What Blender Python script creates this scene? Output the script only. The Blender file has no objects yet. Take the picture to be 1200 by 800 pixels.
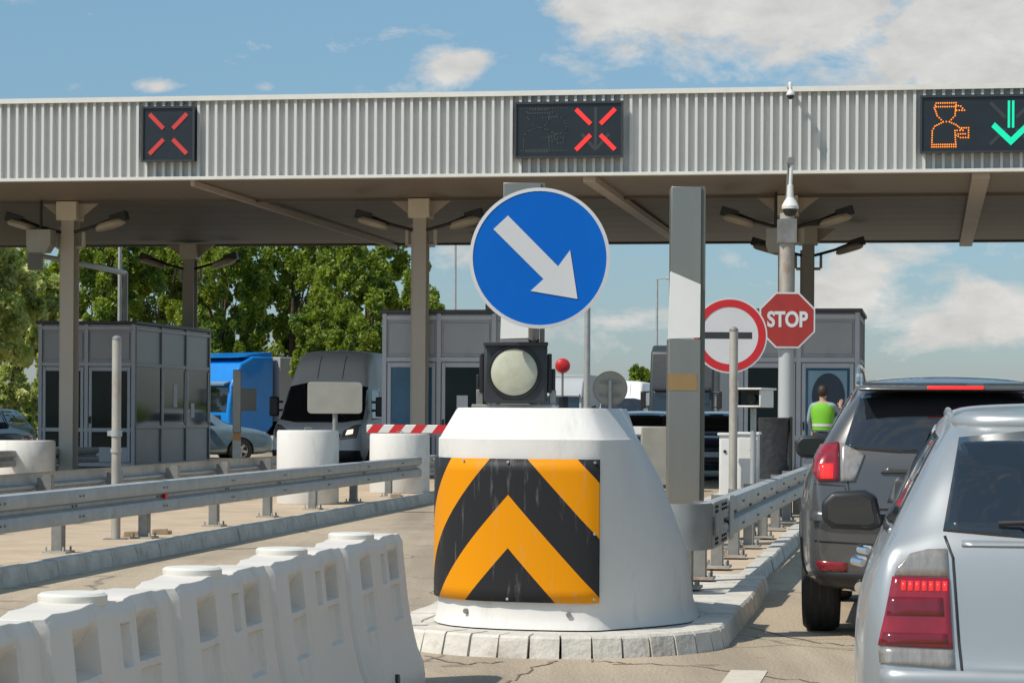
import bpy, bmesh, math, random
import numpy as np
from mathutils import Vector, Matrix
from mathutils.bvhtree import BVHTree
random.seed(7); np.random.seed(7)
S = bpy.context.scene
COL = S.collection
rad = math.radians
# ---------------------------------------------------------------- camera
F = 2900.0; HZ = 483.0; EYE = 1.4; ROLL = 0.006
cam = bpy.data.cameras.new('camera'); cam.sensor_width = 36; cam.lens = F/1200*36
cam.shift_y = (HZ-400)/1200; cam.clip_end = 6000; cam.clip_start = 0.05
camo = bpy.data.objects.new('camera', cam); COL.objects.link(camo)
camo.matrix_world = Matrix.Translation((0, 0, EYE)) @ Matrix.Rotation(rad(90), 4, 'X') @ Matrix.Rotation(ROLL, 4, 'Z')
S.camera = camo
# ---------------------------------------------------------------- light
SUNDIR = Vector((0.66, 0.42, -0.95)).normalized()      # direction the light travels
sun = bpy.data.lights.new('sun', 'SUN'); sun.energy = 4.3; sun.angle = rad(0.5); sun.color = (1, 0.93, 0.82)
suno = bpy.data.objects.new('sun', sun); COL.objects.link(suno)
suno.rotation_euler = SUNDIR.to_track_quat('-Z', 'Y').to_euler()
sun_el = math.asin(-SUNDIR.z); sun_az = math.atan2(-SUNDIR.x, -SUNDIR.y)
W = bpy.data.worlds.new('World'); S.world = W; W.use_nodes = True
nt = W.node_tree; N = nt.nodes; L = nt.links; N.clear()
out = N.new('ShaderNodeOutputWorld'); bg = N.new('ShaderNodeBackground'); bg.inputs[1].default_value = 0.15
sky = N.new('ShaderNodeTexSky'); sky.sky_type = 'NISHITA'; sky.sun_disc = False
sky.sun_elevation = sun_el; sky.sun_rotation = sun_az; sky.air_density = 1.0; sky.dust_density = 0.35; sky.ozone_density = 1.8
L.new(bg.outputs[0], out.inputs[0])
def M_(op, a, b=None, c=None, clamp=False):
    n = N.new('ShaderNodeMath'); n.operation = op; n.use_clamp = clamp
    for i, v in enumerate((a, b, c)):
        if v is None: continue
        if isinstance(v, (int, float)): n.inputs[i].default_value = v
        else: L.new(v, n.inputs[i])
    return n.outputs[0]
tc = N.new('ShaderNodeTexCoord'); sp = N.new('ShaderNodeSeparateXYZ'); L.new(tc.outputs['Generated'], sp.inputs[0])
X_, Y_, Z_ = sp.outputs
az = M_('ARCTAN2', X_, Y_); el = M_('ARCSINE', Z_)
cv = N.new('ShaderNodeCombineXYZ'); L.new(az, cv.inputs[0]); L.new(M_('MULTIPLY', el, 1.9), cv.inputs[1])
def noise(scale, detail, rough=0.55, dist=0.0, off=0.0):
    n = N.new('ShaderNodeTexNoise'); n.noise_dimensions = '4D'; n.inputs['W'].default_value = off
    n.inputs['Scale'].default_value = scale; n.inputs['Detail'].default_value = detail
    n.inputs['Roughness'].default_value = rough; n.inputs['Distortion'].default_value = dist
    L.new(cv.outputs[0], n.inputs['Vector']); return n.outputs['Fac']
n1 = noise(24, 10, 0.62, 0.3, 1.3); n2 = noise(5.0, 5, 0.5, 0.0, 4.1)
blobs = [(1110, 45, 115, 75, 1.1), (1190, 20, 90, 60, .6), (775, 12, 110, 42, .95), (915, 62, 60, 34, .8), (700, 5, 60, 25, .5), (960, 5, 60, 20, .5), (522, 82, 30, 20, .72), (560, 68, 20, 12, .5), (180, 108, 34, 10, .7), (310, 104, 26, 10, .62), (85, 110, 16, 8, .6), (10, 15, 30, 12, .45),
         (985, 345, 60, 34, .66), (1165, 362, 60, 30, .62), (1075, 385, 90, 26, .55), (720, 385, 130, 26, .42), (1040, 315, 220, 60, .28), (560, 300, 90, 26, .4),(430,108,60,9,.3)]
tot = None
for (px, py, rx, ry, amp) in blobs:
    u0 = math.atan((px-600)/F); v0 = math.atan((HZ-py)/F)
    a = M_('DIVIDE', M_('SUBTRACT', az, u0), rx/F); b = M_('DIVIDE', M_('SUBTRACT', el, v0), ry/F)
    g = M_('MULTIPLY', M_('EXPONENT', M_('MULTIPLY', M_('ADD', M_('MULTIPLY', a, a), M_('MULTIPLY', b, b)), -0.8)), amp)
    tot = g if tot is None else M_('ADD', tot, g)
wide = M_('MULTIPLY', M_('GREATER_THAN', M_('ABSOLUTE', az), 0.23), M_('SUBTRACT', n2, 0.42))
cl = M_('ADD', M_('SUBTRACT', M_('ADD', M_('MULTIPLY', tot, 0.66), M_('MULTIPLY', n1, 1.75)), 1.06), M_('MULTIPLY', wide, 1.5))
mask = M_('MULTIPLY', cl, 3.4, clamp=True)
bright = M_('ADD', 4.6, M_('MULTIPLY', M_('SUBTRACT', noise(30, 7, .62, 0.2, 9.0), 0.5), 4.2))
cc = N.new('ShaderNodeCombineColor')
L.new(bright, cc.inputs[0]); L.new(M_('MULTIPLY', bright, 0.975), cc.inputs[1]); L.new(M_('MULTIPLY', bright, 0.93), cc.inputs[2])
mixc = N.new('ShaderNodeMix'); mixc.data_type = 'RGBA'
hs = N.new('ShaderNodeHueSaturation'); hs.inputs['Saturation'].default_value = 0.98; hs.inputs['Hue'].default_value = 0.478; hs.inputs['Value'].default_value = 0.97
rmp = N.new('ShaderNodeMapRange'); rmp.interpolation_type = 'SMOOTHSTEP'; rmp.inputs['From Min'].default_value = 0.0; rmp.inputs['From Max'].default_value = 0.50
L.new(el, rmp.inputs['Value'])
tint = N.new('ShaderNodeMix'); tint.data_type = 'RGBA'; tint.inputs['A'].default_value = (.40, .47, .62, 1); tint.inputs['B'].default_value = (1.0, 1.0, 1.0, 1); L.new(rmp.outputs[0], tint.inputs['Factor'])
tm = N.new('ShaderNodeMix'); tm.data_type = 'RGBA'; tm.blend_type = 'MULTIPLY'; tm.inputs['Factor'].default_value = 1; L.new(sky.outputs[0], tm.inputs['A']); L.new(tint.outputs['Result'], tm.inputs['B'])
L.new(tm.outputs['Result'], hs.inputs['Color'])
L.new(M_('MULTIPLY', mask, 0.93), mixc.inputs['Factor']); L.new(hs.outputs[0], mixc.inputs['A']); L.new(cc.outputs[0], mixc.inputs['B'])
L.new(mixc.outputs['Result'], bg.inputs[0])
S.view_settings.view_transform = 'Standard'; S.view_settings.look = 'None'; S.view_settings.exposure = 0.0; S.view_settings.gamma = 1
S.render.engine = 'CYCLES'; S.render.resolution_x = 1024; S.render.resolution_y = 682
S.cycles.max_bounces = 6; S.cycles.use_denoising = True

# ---------------------------------------------------------------- geometry from the photograph's measurements
def P(px, py, d):
    u = (px-600)/F; v = (HZ-py)/F; c, s = math.cos(ROLL), math.sin(ROLL)
    return Vector((d*(u*c - v*s), d, EYE + d*(v*c + u*s)))
def G(px, py, z=0.0):                                # ground point (height z) seen at px, py
    u = (px-600)/F; v = (HZ-py)/F
    k = v + u*ROLL
    d = (z-EYE)/k
    return P(px, py, d)
SL = 0.168; PA = -math.atan(SL)                      # lane direction of the plaza
DV = Vector((SL, 1, 0)).normalized(); NV = Vector((DV.y, -DV.x, 0))
# ---------------------------------------------------------------- materials
def mat(name, col, rough=0.6, metal=0.0, var=0.12, scale=3.0, bump=0.0, bscale=40.0, dirt=None, dscale=1.5, damt=0.5, spec=0.5, coat=0.0, trans=0.0, emit=None, estr=0.0, stretch=(1, 1, 1), dthr=0.55):
    m = bpy.data.materials.new(name); m.use_nodes = True
    n = m.node_tree.nodes; l = m.node_tree.links; b = n['Principled BSDF']
    b.inputs['Roughness'].default_value = rough; b.inputs['Metallic'].default_value = metal
    b.inputs['Specular IOR Level'].default_value = spec; b.inputs['Coat Weight'].default_value = coat; b.inputs['Coat Roughness'].default_value = 0.05
    b.inputs['Transmission Weight'].default_value = trans
    if emit: b.inputs['Emission Color'].default_value = (*emit, 1); b.inputs['Emission Strength'].default_value = estr
    t = n.new('ShaderNodeTexCoord'); mp = n.new('ShaderNodeMapping'); mp.inputs['Scale'].default_value = stretch
    l.new(t.outputs['Object'], mp.inputs[0])
    nz = n.new('ShaderNodeTexNoise'); nz.inputs['Scale'].default_value = scale; nz.inputs['Detail'].default_value = 6; nz.inputs['Roughness'].default_value = 0.62
    l.new(mp.outputs[0], nz.inputs['Vector'])
    r = n.new('ShaderNodeValToRGB'); r.color_ramp.elements[0].position = 0.3; r.color_ramp.elements[1].position = 0.7
    r.color_ramp.elements[0].color = (*[c*(1-var) for c in col], 1); r.color_ramp.elements[1].color = (*[min(1, c*(1+var)) for c in col], 1)
    l.new(nz.outputs['Fac'], r.inputs[0]); cout = r.outputs[0]
    if dirt:
        nd = n.new('ShaderNodeTexNoise'); nd.inputs['Scale'].default_value = dscale; nd.inputs['Detail'].default_value = 8; nd.inputs['Roughness'].default_value = 0.7; nd.inputs['Distortion'].default_value = .3
        l.new(mp.outputs[0], nd.inputs['Vector'])
        rr = n.new('ShaderNodeValToRGB'); rr.color_ramp.elements[0].position = dthr; rr.color_ramp.elements[1].position = dthr+.16
        rr.color_ramp.elements[0].color = (0, 0, 0, 1); rr.color_ramp.elements[1].color = (damt, damt, damt, 1)
        l.new(nd.outputs['Fac'], rr.inputs[0])
        mx = n.new('ShaderNodeMix'); mx.data_type = 'RGBA'; mx.inputs['B'].default_value = (*dirt, 1)
        l.new(rr.outputs[0], mx.inputs['Factor']); l.new(cout, mx.inputs['A']); cout = mx.outputs['Result']
    l.new(cout, b.inputs['Base Color'])
    if bump:
        nb = n.new('ShaderNodeTexNoise'); nb.inputs['Scale'].default_value = bscale; nb.inputs['Detail'].default_value = 5
        l.new(mp.outputs[0], nb.inputs['Vector'])
        bp = n.new('ShaderNodeBump'); bp.inputs['Strength'].default_value = bump; bp.inputs['Distance'].default_value = 0.02
        l.new(nb.outputs['Fac'], bp.inputs['Height']); l.new(bp.outputs[0], b.inputs['Normal'])
    return m
Mt = {}
Mt['cement'] = mat('white_painted_concrete', (.68, .665, .63), .75, var=.06, scale=2, bump=.10, bscale=30, dirt=(.33, .31, .28), dscale=2.2, damt=.45, stretch=(1, 1, .45), dthr=.54)
Mt['kerbwhite'] = mat('worn_white_kerb_paint', (.58, .55, .49), .85, var=.12, scale=5, bump=.5, bscale=25, dirt=(.28, .23, .18), dscale=3, damt=.7)
Mt['kerb'] = mat('grey_kerb_concrete', (.50, .48, .43), .9, var=.2, scale=4, bump=.5, bscale=25, dirt=(.2, .17, .14), dscale=2.5, damt=.7)
Mt['galv'] = mat('galvanised_steel', (.40, .42, .42), .6, .4, var=.14, scale=4, bump=.05, dirt=(.2, .19, .17), dscale=2, damt=.5)
Mt['galvd'] = mat('galvanised_post_steel', (.27, .27, .26), .55, .6, var=.2, scale=6, dirt=(.25, .17, .1), dscale=4, damt=.6)
Mt['rust'] = mat('rusty_pole_paint', (.40, .38, .34), .65, .3, var=.2, scale=4, dirt=(.28, .12, .05), dscale=3, damt=.85, stretch=(1, 1, .5), dthr=.52)
Mt['fascia'] = mat('fascia_paint', (.60, .60, .575), .5, var=.03, scale=.3)
Mt['trim'] = mat('white_trim', (.68, .67, .62), .45, var=.06)
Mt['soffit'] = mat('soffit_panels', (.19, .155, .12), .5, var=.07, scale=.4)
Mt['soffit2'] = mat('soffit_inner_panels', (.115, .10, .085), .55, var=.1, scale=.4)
Mt['beam'] = mat('beam_paint', (.42, .36, .30), .5, var=.08)
Mt['colpaint'] = mat('column_paint', (.43, .39, .33), .5, var=.08, scale=1, dirt=(.3, .25, .2), dscale=1, damt=.5, stretch=(1, 1, .3))
Mt['colhead'] = mat('column_head_paint', (.60, .55, .45), .5, var=.08)
Mt['plast'] = mat('white_barrier_plastic', (.70, .65, .585), .5, var=.03, scale=3, bump=.05, bscale=60, dirt=(.42, .37, .31), dscale=3.2, damt=.4, stretch=(1, 1, .7), dthr=.55)
Mt['lid'] = mat('barrier_lid_plastic', (.68, .66, .6), .6, var=.05)
Mt['alu'] = mat('booth_grey_panels', (.37, .37, .385), .42, .2, var=.06, scale=1, dirt=(.16, .16, .165), dscale=1.2, damt=.3)
Mt['alul'] = mat('booth_light_frames', (.46, .475, .51), .4, .2, var=.05)
Mt['alud'] = mat('booth_dark_roof_edge', (.07, .07, .075), .5, var=.1)
Mt['glassd'] = mat('dark_booth_glass', (.006, .022, .026), .05, var=.4, scale=.8, spec=.22)
Mt['glassb'] = mat('bluish_booth_glass', (.05, .15, .25), .06, var=.3, scale=.8, spec=.35)
Mt['carglass'] = mat('tinted_car_glass', (.012, .016, .022), .03, var=.2, scale=1, spec=.9, coat=.3)
Mt['rubber'] = mat('tyre_rubber', (.025, .024, .023), .8, var=.2, scale=8, bump=.2)
Mt['blackp'] = mat('black_plastic', (.018, .018, .02), .45, var=.15)
Mt['blackm'] = mat('matt_black_housing', (.030, .034, .04), .5, var=.15, scale=4)
Mt['disp'] = mat('display_face', (.014, .02, .026), .35, var=.15)
Mt['dispdim'] = mat('unlit_display_dots', (.06, .065, .06), .5, var=.1)
Mt['blue'] = mat('blue_sign_sheet', (.0, .12, .52), .45, var=.04, scale=1.5, dirt=(.0, .15, .52), dscale=2, damt=.4, spec=.2)
Mt['white'] = mat('white_sign_sheet', (.60, .60, .61), .42, var=.04)
Mt['red'] = mat('red_sign_sheet', (.52, .02, .025), .4, var=.06)
Mt['stopred'] = mat('stop_sign_red', (.33, .03, .025), .45, var=.08, scale=4)
Mt['ringface'] = mat('grey_white_sign_face', (.27, .31, .33), .5, var=.05)
Mt['signback'] = mat('sign_back_metal', (.33, .32, .28), .5, .3, var=.1, scale=3)
Mt['steel'] = mat('brushed_steel', (.36, .34, .30), .33, .85, var=.07, scale=3, stretch=(1, 1, .15))
Mt['steelw'] = mat('white_sunlit_facet', (.74, .74, .71), .4, var=.04)  # bright reflection on the pillar steel, put in as white colour
Mt['brown'] = mat('brown_tape', (.26, .17, .07), .5, var=.1)
Mt['stoned'] = mat('pillar_side', (.14, .145, .12), .5, .3, var=.1)
Mt['lens'] = mat('frosted_lamp_lens', (.50, .50, .38), .22, var=.12, scale=12, spec=.7, coat=.3)
Mt['whitep'] = mat('white_painted_metal', (.66, .66, .64), .4, var=.05, dirt=(.42, .38, .32), dscale=3, damt=.4)
Mt['bag'] = mat('black_bin_bag', (.028, .03, .034), .35, var=.3, scale=14, bump=.8, bscale=14)
Mt['hivis'] = mat('high_visibility_fabric', (.16, .46, .02), .7, var=.08, emit=None)
Mt['skin'] = mat('skin', (.42, .24, .16), .55, var=.05)
Mt['hair'] = mat('dark_hair', (.03, .02, .015), .6)
Mt['shirt'] = mat('pale_blue_shirt', (.28, .34, .42), .8)
Mt['trous'] = mat('navy_trousers', (.02, .025, .04), .8)
Mt['retro'] = mat('reflective_tape', (.5, .52, .5), .4)
Mt['silver'] = mat('silver_car_paint', (.37, .39, .40), .36, .45, var=.03, scale=2, coat=.5, dirt=(.38, .38, .37), dscale=2, damt=.25)
Mt['dgrey'] = mat('dark_grey_car_paint', (.105, .102, .10), .28, .45, var=.04, coat=.9, dirt=(.10, .095, .088), dscale=2, damt=.3)
Mt['bluecar'] = mat('pale_blue_car_paint', (.22, .32, .38), .3, .4, coat=.7)
Mt['blackcar'] = mat('black_car_paint', (.02, .024, .032), .25, .3, coat=.9)
Mt['navycar'] = mat('navy_car_paint', (.03, .06, .11), .25, .3, coat=.9)
Mt['whitecar'] = mat('white_car_paint', (.6, .6, .6), .3, coat=.7)
Mt['vanpaint'] = mat('grey_van_paint', (.80, .79, .80), .45, .0, var=.03, coat=.2)
Mt['trblue'] = mat('blue_truck_paint', (.0, .20, .62), .35, var=.08, coat=.4)
Mt['tarp'] = mat('grey_tarpaulin', (.33, .33, .34), .7, var=.08, scale=.7)
Mt['tail'] = mat('red_tail_light', (.24, .006, .014), .18, var=.25, scale=9, coat=.8)
Mt['taild'] = mat('dark_red_tail_light', (.15, .003, .010), .18, var=.15, scale=20, coat=.8)
Mt['taill'] = mat('lit_brake_light', (.8, .02, .02), .2, emit=(1, .03, .03), estr=.8)
Mt['clear'] = mat('clear_light_lens', (.30, .275, .25), .15, .3, var=.22, scale=50, coat=.8, stretch=(1, 1, .15))
Mt['head'] = mat('lit_headlight', (.9, .85, .6), .2, emit=(1, .85, .5), estr=2.0)
Mt['chrome'] = mat('chrome', (.75, .75, .75), .12, 1.0)
Mt['lampw'] = mat('lamp_diffuser', (.40, .35, .28), .5)
Mt['tan'] = mat('island_paving', (.49, .385, .27), .9, var=.14, scale=2, bump=.4, bscale=30, dirt=(.28, .22, .15), dscale=1.1, damt=.55)
Mt['paint'] = mat('road_paint', (.60, .54, .44), .8, var=.15, scale=6, dirt=(.38, .34, .28), dscale=6, damt=.8, dthr=.5)
Mt['grass'] = mat('grass', (.075, .10, .035), .95, var=.35, scale=.3, bump=.4)
Mt['wh'] = mat('pale_cladding', (.40, .42, .43), .7, var=.08, scale=.2)
Mt['bark'] = mat('bark', (.10, .075, .05), .9, var=.3, scale=6, bump=.6, bscale=15)
# road concrete/asphalt with stains, cracks
m = mat('road_surface', (.45, .37, .27), .9, var=.16, scale=.35, bump=.45, bscale=45, dirt=(.29, .245, .185), dscale=.45, damt=.6, stretch=(1, .5, 1), dthr=.5)
n = m.node_tree.nodes; l = m.node_tree.links; b = n['Principled BSDF']
src = b.inputs['Base Color'].links[0].from_socket
t = n.new('ShaderNodeTexCoord')
wn = n.new('ShaderNodeTexNoise'); wn.inputs['Scale'].default_value = 1.2; wn.inputs['Detail'].default_value = 6; l.new(t.outputs['Object'], wn.inputs[0])
wm = n.new('ShaderNodeMix'); wm.data_type = 'RGBA'; wm.blend_type = 'LINEAR_LIGHT'; wm.inputs['Factor'].default_value = .35
l.new(t.outputs['Object'], wm.inputs['A']); l.new(wn.outputs['Color'], wm.inputs['B'])
vo = n.new('ShaderNodeTexVoronoi'); vo.feature = 'DISTANCE_TO_EDGE'; vo.inputs['Scale'].default_value = .33
l.new(wm.outputs['Result'], vo.inputs[0])
rr = n.new('ShaderNodeValToRGB'); rr.color_ramp.elements[0].position = 0.0; rr.color_ramp.elements[0].color = (.8, .8, .8, 1); rr.color_ramp.elements[1].position = .007; rr.color_ramp.elements[1].color = (0, 0, 0, 1)
l.new(vo.outputs['Distance'], rr.inputs[0])
sn = n.new('ShaderNodeTexNoise'); sn.inputs['Scale'].default_value = 60; sn.inputs['Detail'].default_value = 3; l.new(t.outputs['Object'], sn.inputs[0])
sr = n.new('ShaderNodeValToRGB'); sr.color_ramp.elements[0].position = .35; sr.color_ramp.elements[0].color = (.78, .78, .78, 1); sr.color_ramp.elements[1].position = .65; sr.color_ramp.elements[1].color = (1.1, 1.1, 1.1, 1)
l.new(sn.outputs['Fac'], sr.inputs[0])
mu = n.new('ShaderNodeMix'); mu.data_type = 'RGBA'; mu.blend_type = 'MULTIPLY'; mu.inputs['Factor'].default_value = 1
l.new(src, mu.inputs['A']); l.new(sr.outputs[0], mu.inputs['B'])
mx = n.new('ShaderNodeMix'); mx.data_type = 'RGBA'; mx.inputs['B'].default_value = (.10, .085, .07, 1)
tmap = n.new('ShaderNodeMapping'); tmap.inputs['Scale'].default_value = (1.1, .07, 1); tmap.inputs['Rotation'].default_value = (0, 0, .166); l.new(t.outputs['Object'], tmap.inputs[0])
tn = n.new('ShaderNodeTexNoise'); tn.inputs['Scale'].default_value = 1.0; tn.inputs['Detail'].default_value = 5; tn.inputs['Roughness'].default_value = .6; l.new(tmap.outputs[0], tn.inputs[0])
tr_ = n.new('ShaderNodeValToRGB'); tr_.color_ramp.elements[0].position = .38; tr_.color_ramp.elements[0].color = (.74, .73, .72, 1); tr_.color_ramp.elements[1].position = .58; tr_.color_ramp.elements[1].color = (1.04, 1.03, 1.02, 1); l.new(tn.outputs['Fac'], tr_.inputs[0])
mu2 = n.new('ShaderNodeMix'); mu2.data_type = 'RGBA'; mu2.blend_type = 'MULTIPLY'; mu2.inputs['Factor'].default_value = 1; l.new(mu.outputs['Result'], mu2.inputs['A']); l.new(tr_.outputs[0], mu2.inputs['B'])
on = n.new('ShaderNodeTexNoise'); on.inputs['Scale'].default_value = 2.3; on.inputs['Detail'].default_value = 4; l.new(t.outputs['Object'], on.inputs[0])
orr = n.new('ShaderNodeValToRGB'); orr.color_ramp.elements[0].position = .66; orr.color_ramp.elements[0].color = (1, 1, 1, 1); orr.color_ramp.elements[1].position = .74; orr.color_ramp.elements[1].color = (.62, .6, .58, 1); l.new(on.outputs['Fac'], orr.inputs[0])
mu3 = n.new('ShaderNodeMix'); mu3.data_type = 'RGBA'; mu3.blend_type = 'MULTIPLY'; mu3.inputs['Factor'].default_value = 1; l.new(mu2.outputs['Result'], mu3.inputs['A']); l.new(orr.outputs[0], mu3.inputs['B'])
l.new(rr.outputs[0], mx.inputs['Factor']); l.new(mu3.outputs['Result'], mx.inputs['A']); l.new(mx.outputs['Result'], b.inputs['Base Color'])
Mt['road'] = m
# leaves
def leafmat(name, c1, c2):
    m = bpy.data.materials.new(name); m.use_nodes = True; n = m.node_tree.nodes; l = m.node_tree.links; b = n['Principled BSDF']
    b.inputs['Roughness'].default_value = .55
    t = n.new('ShaderNodeTexCoord'); a = n.new('ShaderNodeTexNoise'); a.inputs['Scale'].default_value = 1.1; a.inputs['Detail'].default_value = 6; a.inputs['Roughness'].default_value = .7
    l.new(t.outputs['Object'], a.inputs[0]); r = n.new('ShaderNodeValToRGB'); r.color_ramp.elements[0].position = .35; r.color_ramp.elements[1].position = .65
    r.color_ramp.elements[0].color = (*c1, 1); r.color_ramp.elements[1].color = (*c2, 1); l.new(a.outputs['Fac'], r.inputs[0]); l.new(r.outputs[0], b.inputs['Base Color'])
    tr = n.new('ShaderNodeBsdfTranslucent'); mx = n.new('ShaderNodeMixShader'); mx.inputs[0].default_value = .33
    hh = n.new('ShaderNodeMix'); hh.data_type = 'RGBA'; hh.blend_type = 'MULTIPLY'; hh.inputs['Factor'].default_value = 1; hh.inputs['B'].default_value = (1.5, 1.6, .6, 1)
    l.new(r.outputs[0], hh.inputs['A']); l.new(hh.outputs['Result'], tr.inputs[0])
    l.new(b.outputs[0], mx.inputs[1]); l.new(tr.outputs[0], mx.inputs[2]); l.new(mx.outputs[0], n['Material Output'].inputs[0]); return m
Mt['leaf'] = leafmat('green_leaves', (.065, .13, .015), (.30, .36, .04))
Mt['leafy'] = leafmat('yellow_green_leaves', (.28, .34, .10), (.62, .63, .32))
# chevron panel, from its own UV (metres along the face, metres up)
m = mat('chevron_sheet', (.7, .31, .01), .5, var=.04, spec=.15)
n = m.node_tree.nodes; l = m.node_tree.links; b = n['Principled BSDF']
uv = n.new('ShaderNodeUVMap'); uv.uv_map = 'UVMap'; s_ = n.new('ShaderNodeSeparateXYZ'); l.new(uv.outputs[0], s_.inputs[0])
def mm(op, a, b=None):
    q = n.new('ShaderNodeMath'); q.operation = op
    for i, v in enumerate((a, b)):
        if v is None: continue
        if isinstance(v, (int, float)): q.inputs[i].default_value = v
        else: l.new(v, q.inputs[i])
    return q.outputs[0]
w_ = mm('ADD', s_.outputs[1], mm('MULTIPLY', mm('ABSOLUTE', s_.outputs[0]), 1.12))
rp = n.new('ShaderNodeValToRGB'); rp.color_ramp.interpolation = 'CONSTANT'
els = rp.color_ramp.elements; K = (.024, .024, .026, 1); Yc = (.72, .27, .002, 1)
els[0].position = 0; els[0].color = K; els[1].position = .516/2; els[1].color = Yc
for pp, c in ((.864/2, K), (1.235/2, Yc), (1.60/2, K)):
    e = els.new(pp); e.color = c
l.new(mm('MULTIPLY', w_, .5), rp.inputs[0])
sc = n.new('ShaderNodeTexNoise'); mpn = n.new('ShaderNodeMapping'); mpn.inputs['Scale'].default_value = (16, 16, 2.2); tt = n.new('ShaderNodeTexCoord'); l.new(tt.outputs['Object'], mpn.inputs[0]); l.new(mpn.outputs[0], sc.inputs[0]); sc.inputs['Scale'].default_value = 1.0; sc.inputs['Detail'].default_value = 7; sc.inputs['Roughness'].default_value = .7
sr = n.new('ShaderNodeValToRGB'); sr.color_ramp.elements[0].position = .57; sr.color_ramp.elements[0].color = (0, 0, 0, 1); sr.color_ramp.elements[1].position = .74; sr.color_ramp.elements[1].color = (.5, .5, .5, 1); l.new(sc.outputs['Fac'], sr.inputs[0])
mx = n.new('ShaderNodeMix'); mx.data_type = 'RGBA'; mx.inputs['B'].default_value = (.3, .3, .3, 1); l.new(sr.outputs[0], mx.inputs['Factor']); l.new(rp.outputs[0], mx.inputs['A']); l.new(mx.outputs['Result'], b.inputs['Base Color'])
Mt['chev'] = m

# ---------------------------------------------------------------- helpers
class MB:
    def __init__(s): s.v = []; s.f = []
    def add(s, vs, fs):
        o = len(s.v); s.v += [tuple(v) for v in vs]; s.f += [tuple(i+o for i in f) for f in fs]; return s
    def box(s, c, d, rot=None):
        x, y, z = [k/2 for k in d]
        vs = [Vector(q) for q in ((-x, -y, -z), (x, -y, -z), (x, y, -z), (-x, y, -z), (-x, -y, z), (x, -y, z), (x, y, z), (-x, y, z))]
        if rot is not None: vs = [rot @ q for q in vs]
        vs = [q+Vector(c) for q in vs]
        return s.add(vs, [(0, 3, 2, 1), (4, 5, 6, 7), (0, 1, 5, 4), (1, 2, 6, 5), (2, 3, 7, 6), (3, 0, 4, 7)])
    def bb(s, x0, x1, y0, y1, z0, z1): return s.box(((x0+x1)/2, (y0+y1)/2, (z0+z1)/2), (x1-x0, y1-y0, z1-z0))
    def cyl(s, a, b, r0, r1=None, n=20, cap=True):
        a = Vector(a); b = Vector(b); r1 = r0 if r1 is None else r1; q = (b-a).to_track_quat('Z', 'Y')
        vs = []
        for p, r in ((a, r0), (b, r1)):
            vs += [p + q @ Vector((r*math.cos(2*math.pi*i/n), r*math.sin(2*math.pi*i/n), 0)) for i in range(n)]
        fs = [(i, (i+1) % n, n+(i+1) % n, n+i) for i in range(n)]
        if cap: fs += [tuple(range(n-1, -1, -1)), tuple(range(n, 2*n))]
        return s.add(vs, fs)
    def lathe(s, prof, n=32, M=None):                # prof (r,z) closed on axis ends
        vs = []
        for r, z in prof: vs += [Vector((r*math.cos(2*math.pi*i/n), r*math.sin(2*math.pi*i/n), z)) for i in range(n)]
        if M is not None: vs = [M @ v for v in vs]
        k = len(prof); fs = [(j*n+i, j*n+(i+1) % n, (j+1)*n+(i+1) % n, (j+1)*n+i) for j in range(k-1) for i in range(n)]
        fs += [tuple(range(n-1, -1, -1)), tuple(range((k-1)*n, k*n))]
        return s.add(vs, fs)
    def prism(s, poly, y0, y1, plane='xz'):          # polygon extruded
        k = len(poly)
        f = {'xz': lambda a, b, t: (a, t, b), 'xy': lambda a, b, t: (a, b, t), 'yz': lambda a, b, t: (t, a, b)}[plane]
        vs = [f(a, b, y0) for a, b in poly] + [f(a, b, y1) for a, b in poly]
        fs = [tuple(range(k)), tuple(range(2*k-1, k-1, -1))] + [(i, i+k, (i+1) % k+k, (i+1) % k) for i in range(k)]
        return s.add(vs, fs)
    def tube(s, pts, r, n=10):
        pts = [Vector(p) for p in pts]; rings = []
        for i, p in enumerate(pts):
            d = (pts[min(i+1, len(pts)-1)]-pts[max(i-1, 0)]).normalized(); q = d.to_track_quat('Z', 'Y')
            rr = r[i] if isinstance(r, (list, tuple)) else r
            rings.append([p + q @ Vector((rr*math.cos(2*math.pi*k/n), rr*math.sin(2*math.pi*k/n), 0)) for k in range(n)])
        vs = [v for g in rings for v in g]
        fs = [(j*n+k, j*n+(k+1) % n, (j+1)*n+(k+1) % n, (j+1)*n+k) for j in range(len(pts)-1) for k in range(n)]
        fs += [tuple(range(n-1, -1, -1)), tuple(range((len(pts)-1)*n, len(pts)*n))]
        return s.add(vs, fs)
def build(name, mb, m, parent=None, loc=None, rz=None, smooth=True, bev=0.0, bseg=2):
    me = bpy.data.meshes.new(name)
    if isinstance(mb, MB): me.from_pydata(mb.v, [], mb.f)
    else: mb.to_mesh(me)
    bm = bmesh.new(); bm.from_mesh(me); bmesh.ops.recalc_face_normals(bm, faces=bm.faces); bm.to_mesh(me); bm.free()
    me.materials.append(Mt[m] if isinstance(m, str) else m)
    if smooth:
        for p in me.polygons: p.use_smooth = True
        try: me.set_sharp_from_angle(angle=rad(32))
        except Exception: pass
    o = bpy.data.objects.new(name, me); COL.objects.link(o)
    if parent is not None: o.parent = parent
    if loc is not None: o.location = loc
    if rz is not None: o.rotation_euler = (0, 0, rz)
    if bev:
        b = o.modifiers.new('bevel', 'BEVEL'); b.width = bev; b.segments = bseg; b.limit_method = 'ANGLE'; b.angle_limit = rad(40)
        b.harden_normals = False
    return o
def thing(name, label, cat, loc=(0, 0, 0), rz=0.0, group=None):
    o = bpy.data.objects.new(name, None); COL.objects.link(o); o.empty_display_size = .2
    o.location = loc; o.rotation_euler = (0, 0, rz); o['label'] = label; o['category'] = cat
    if group: o['group'] = group
    return o
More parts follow.
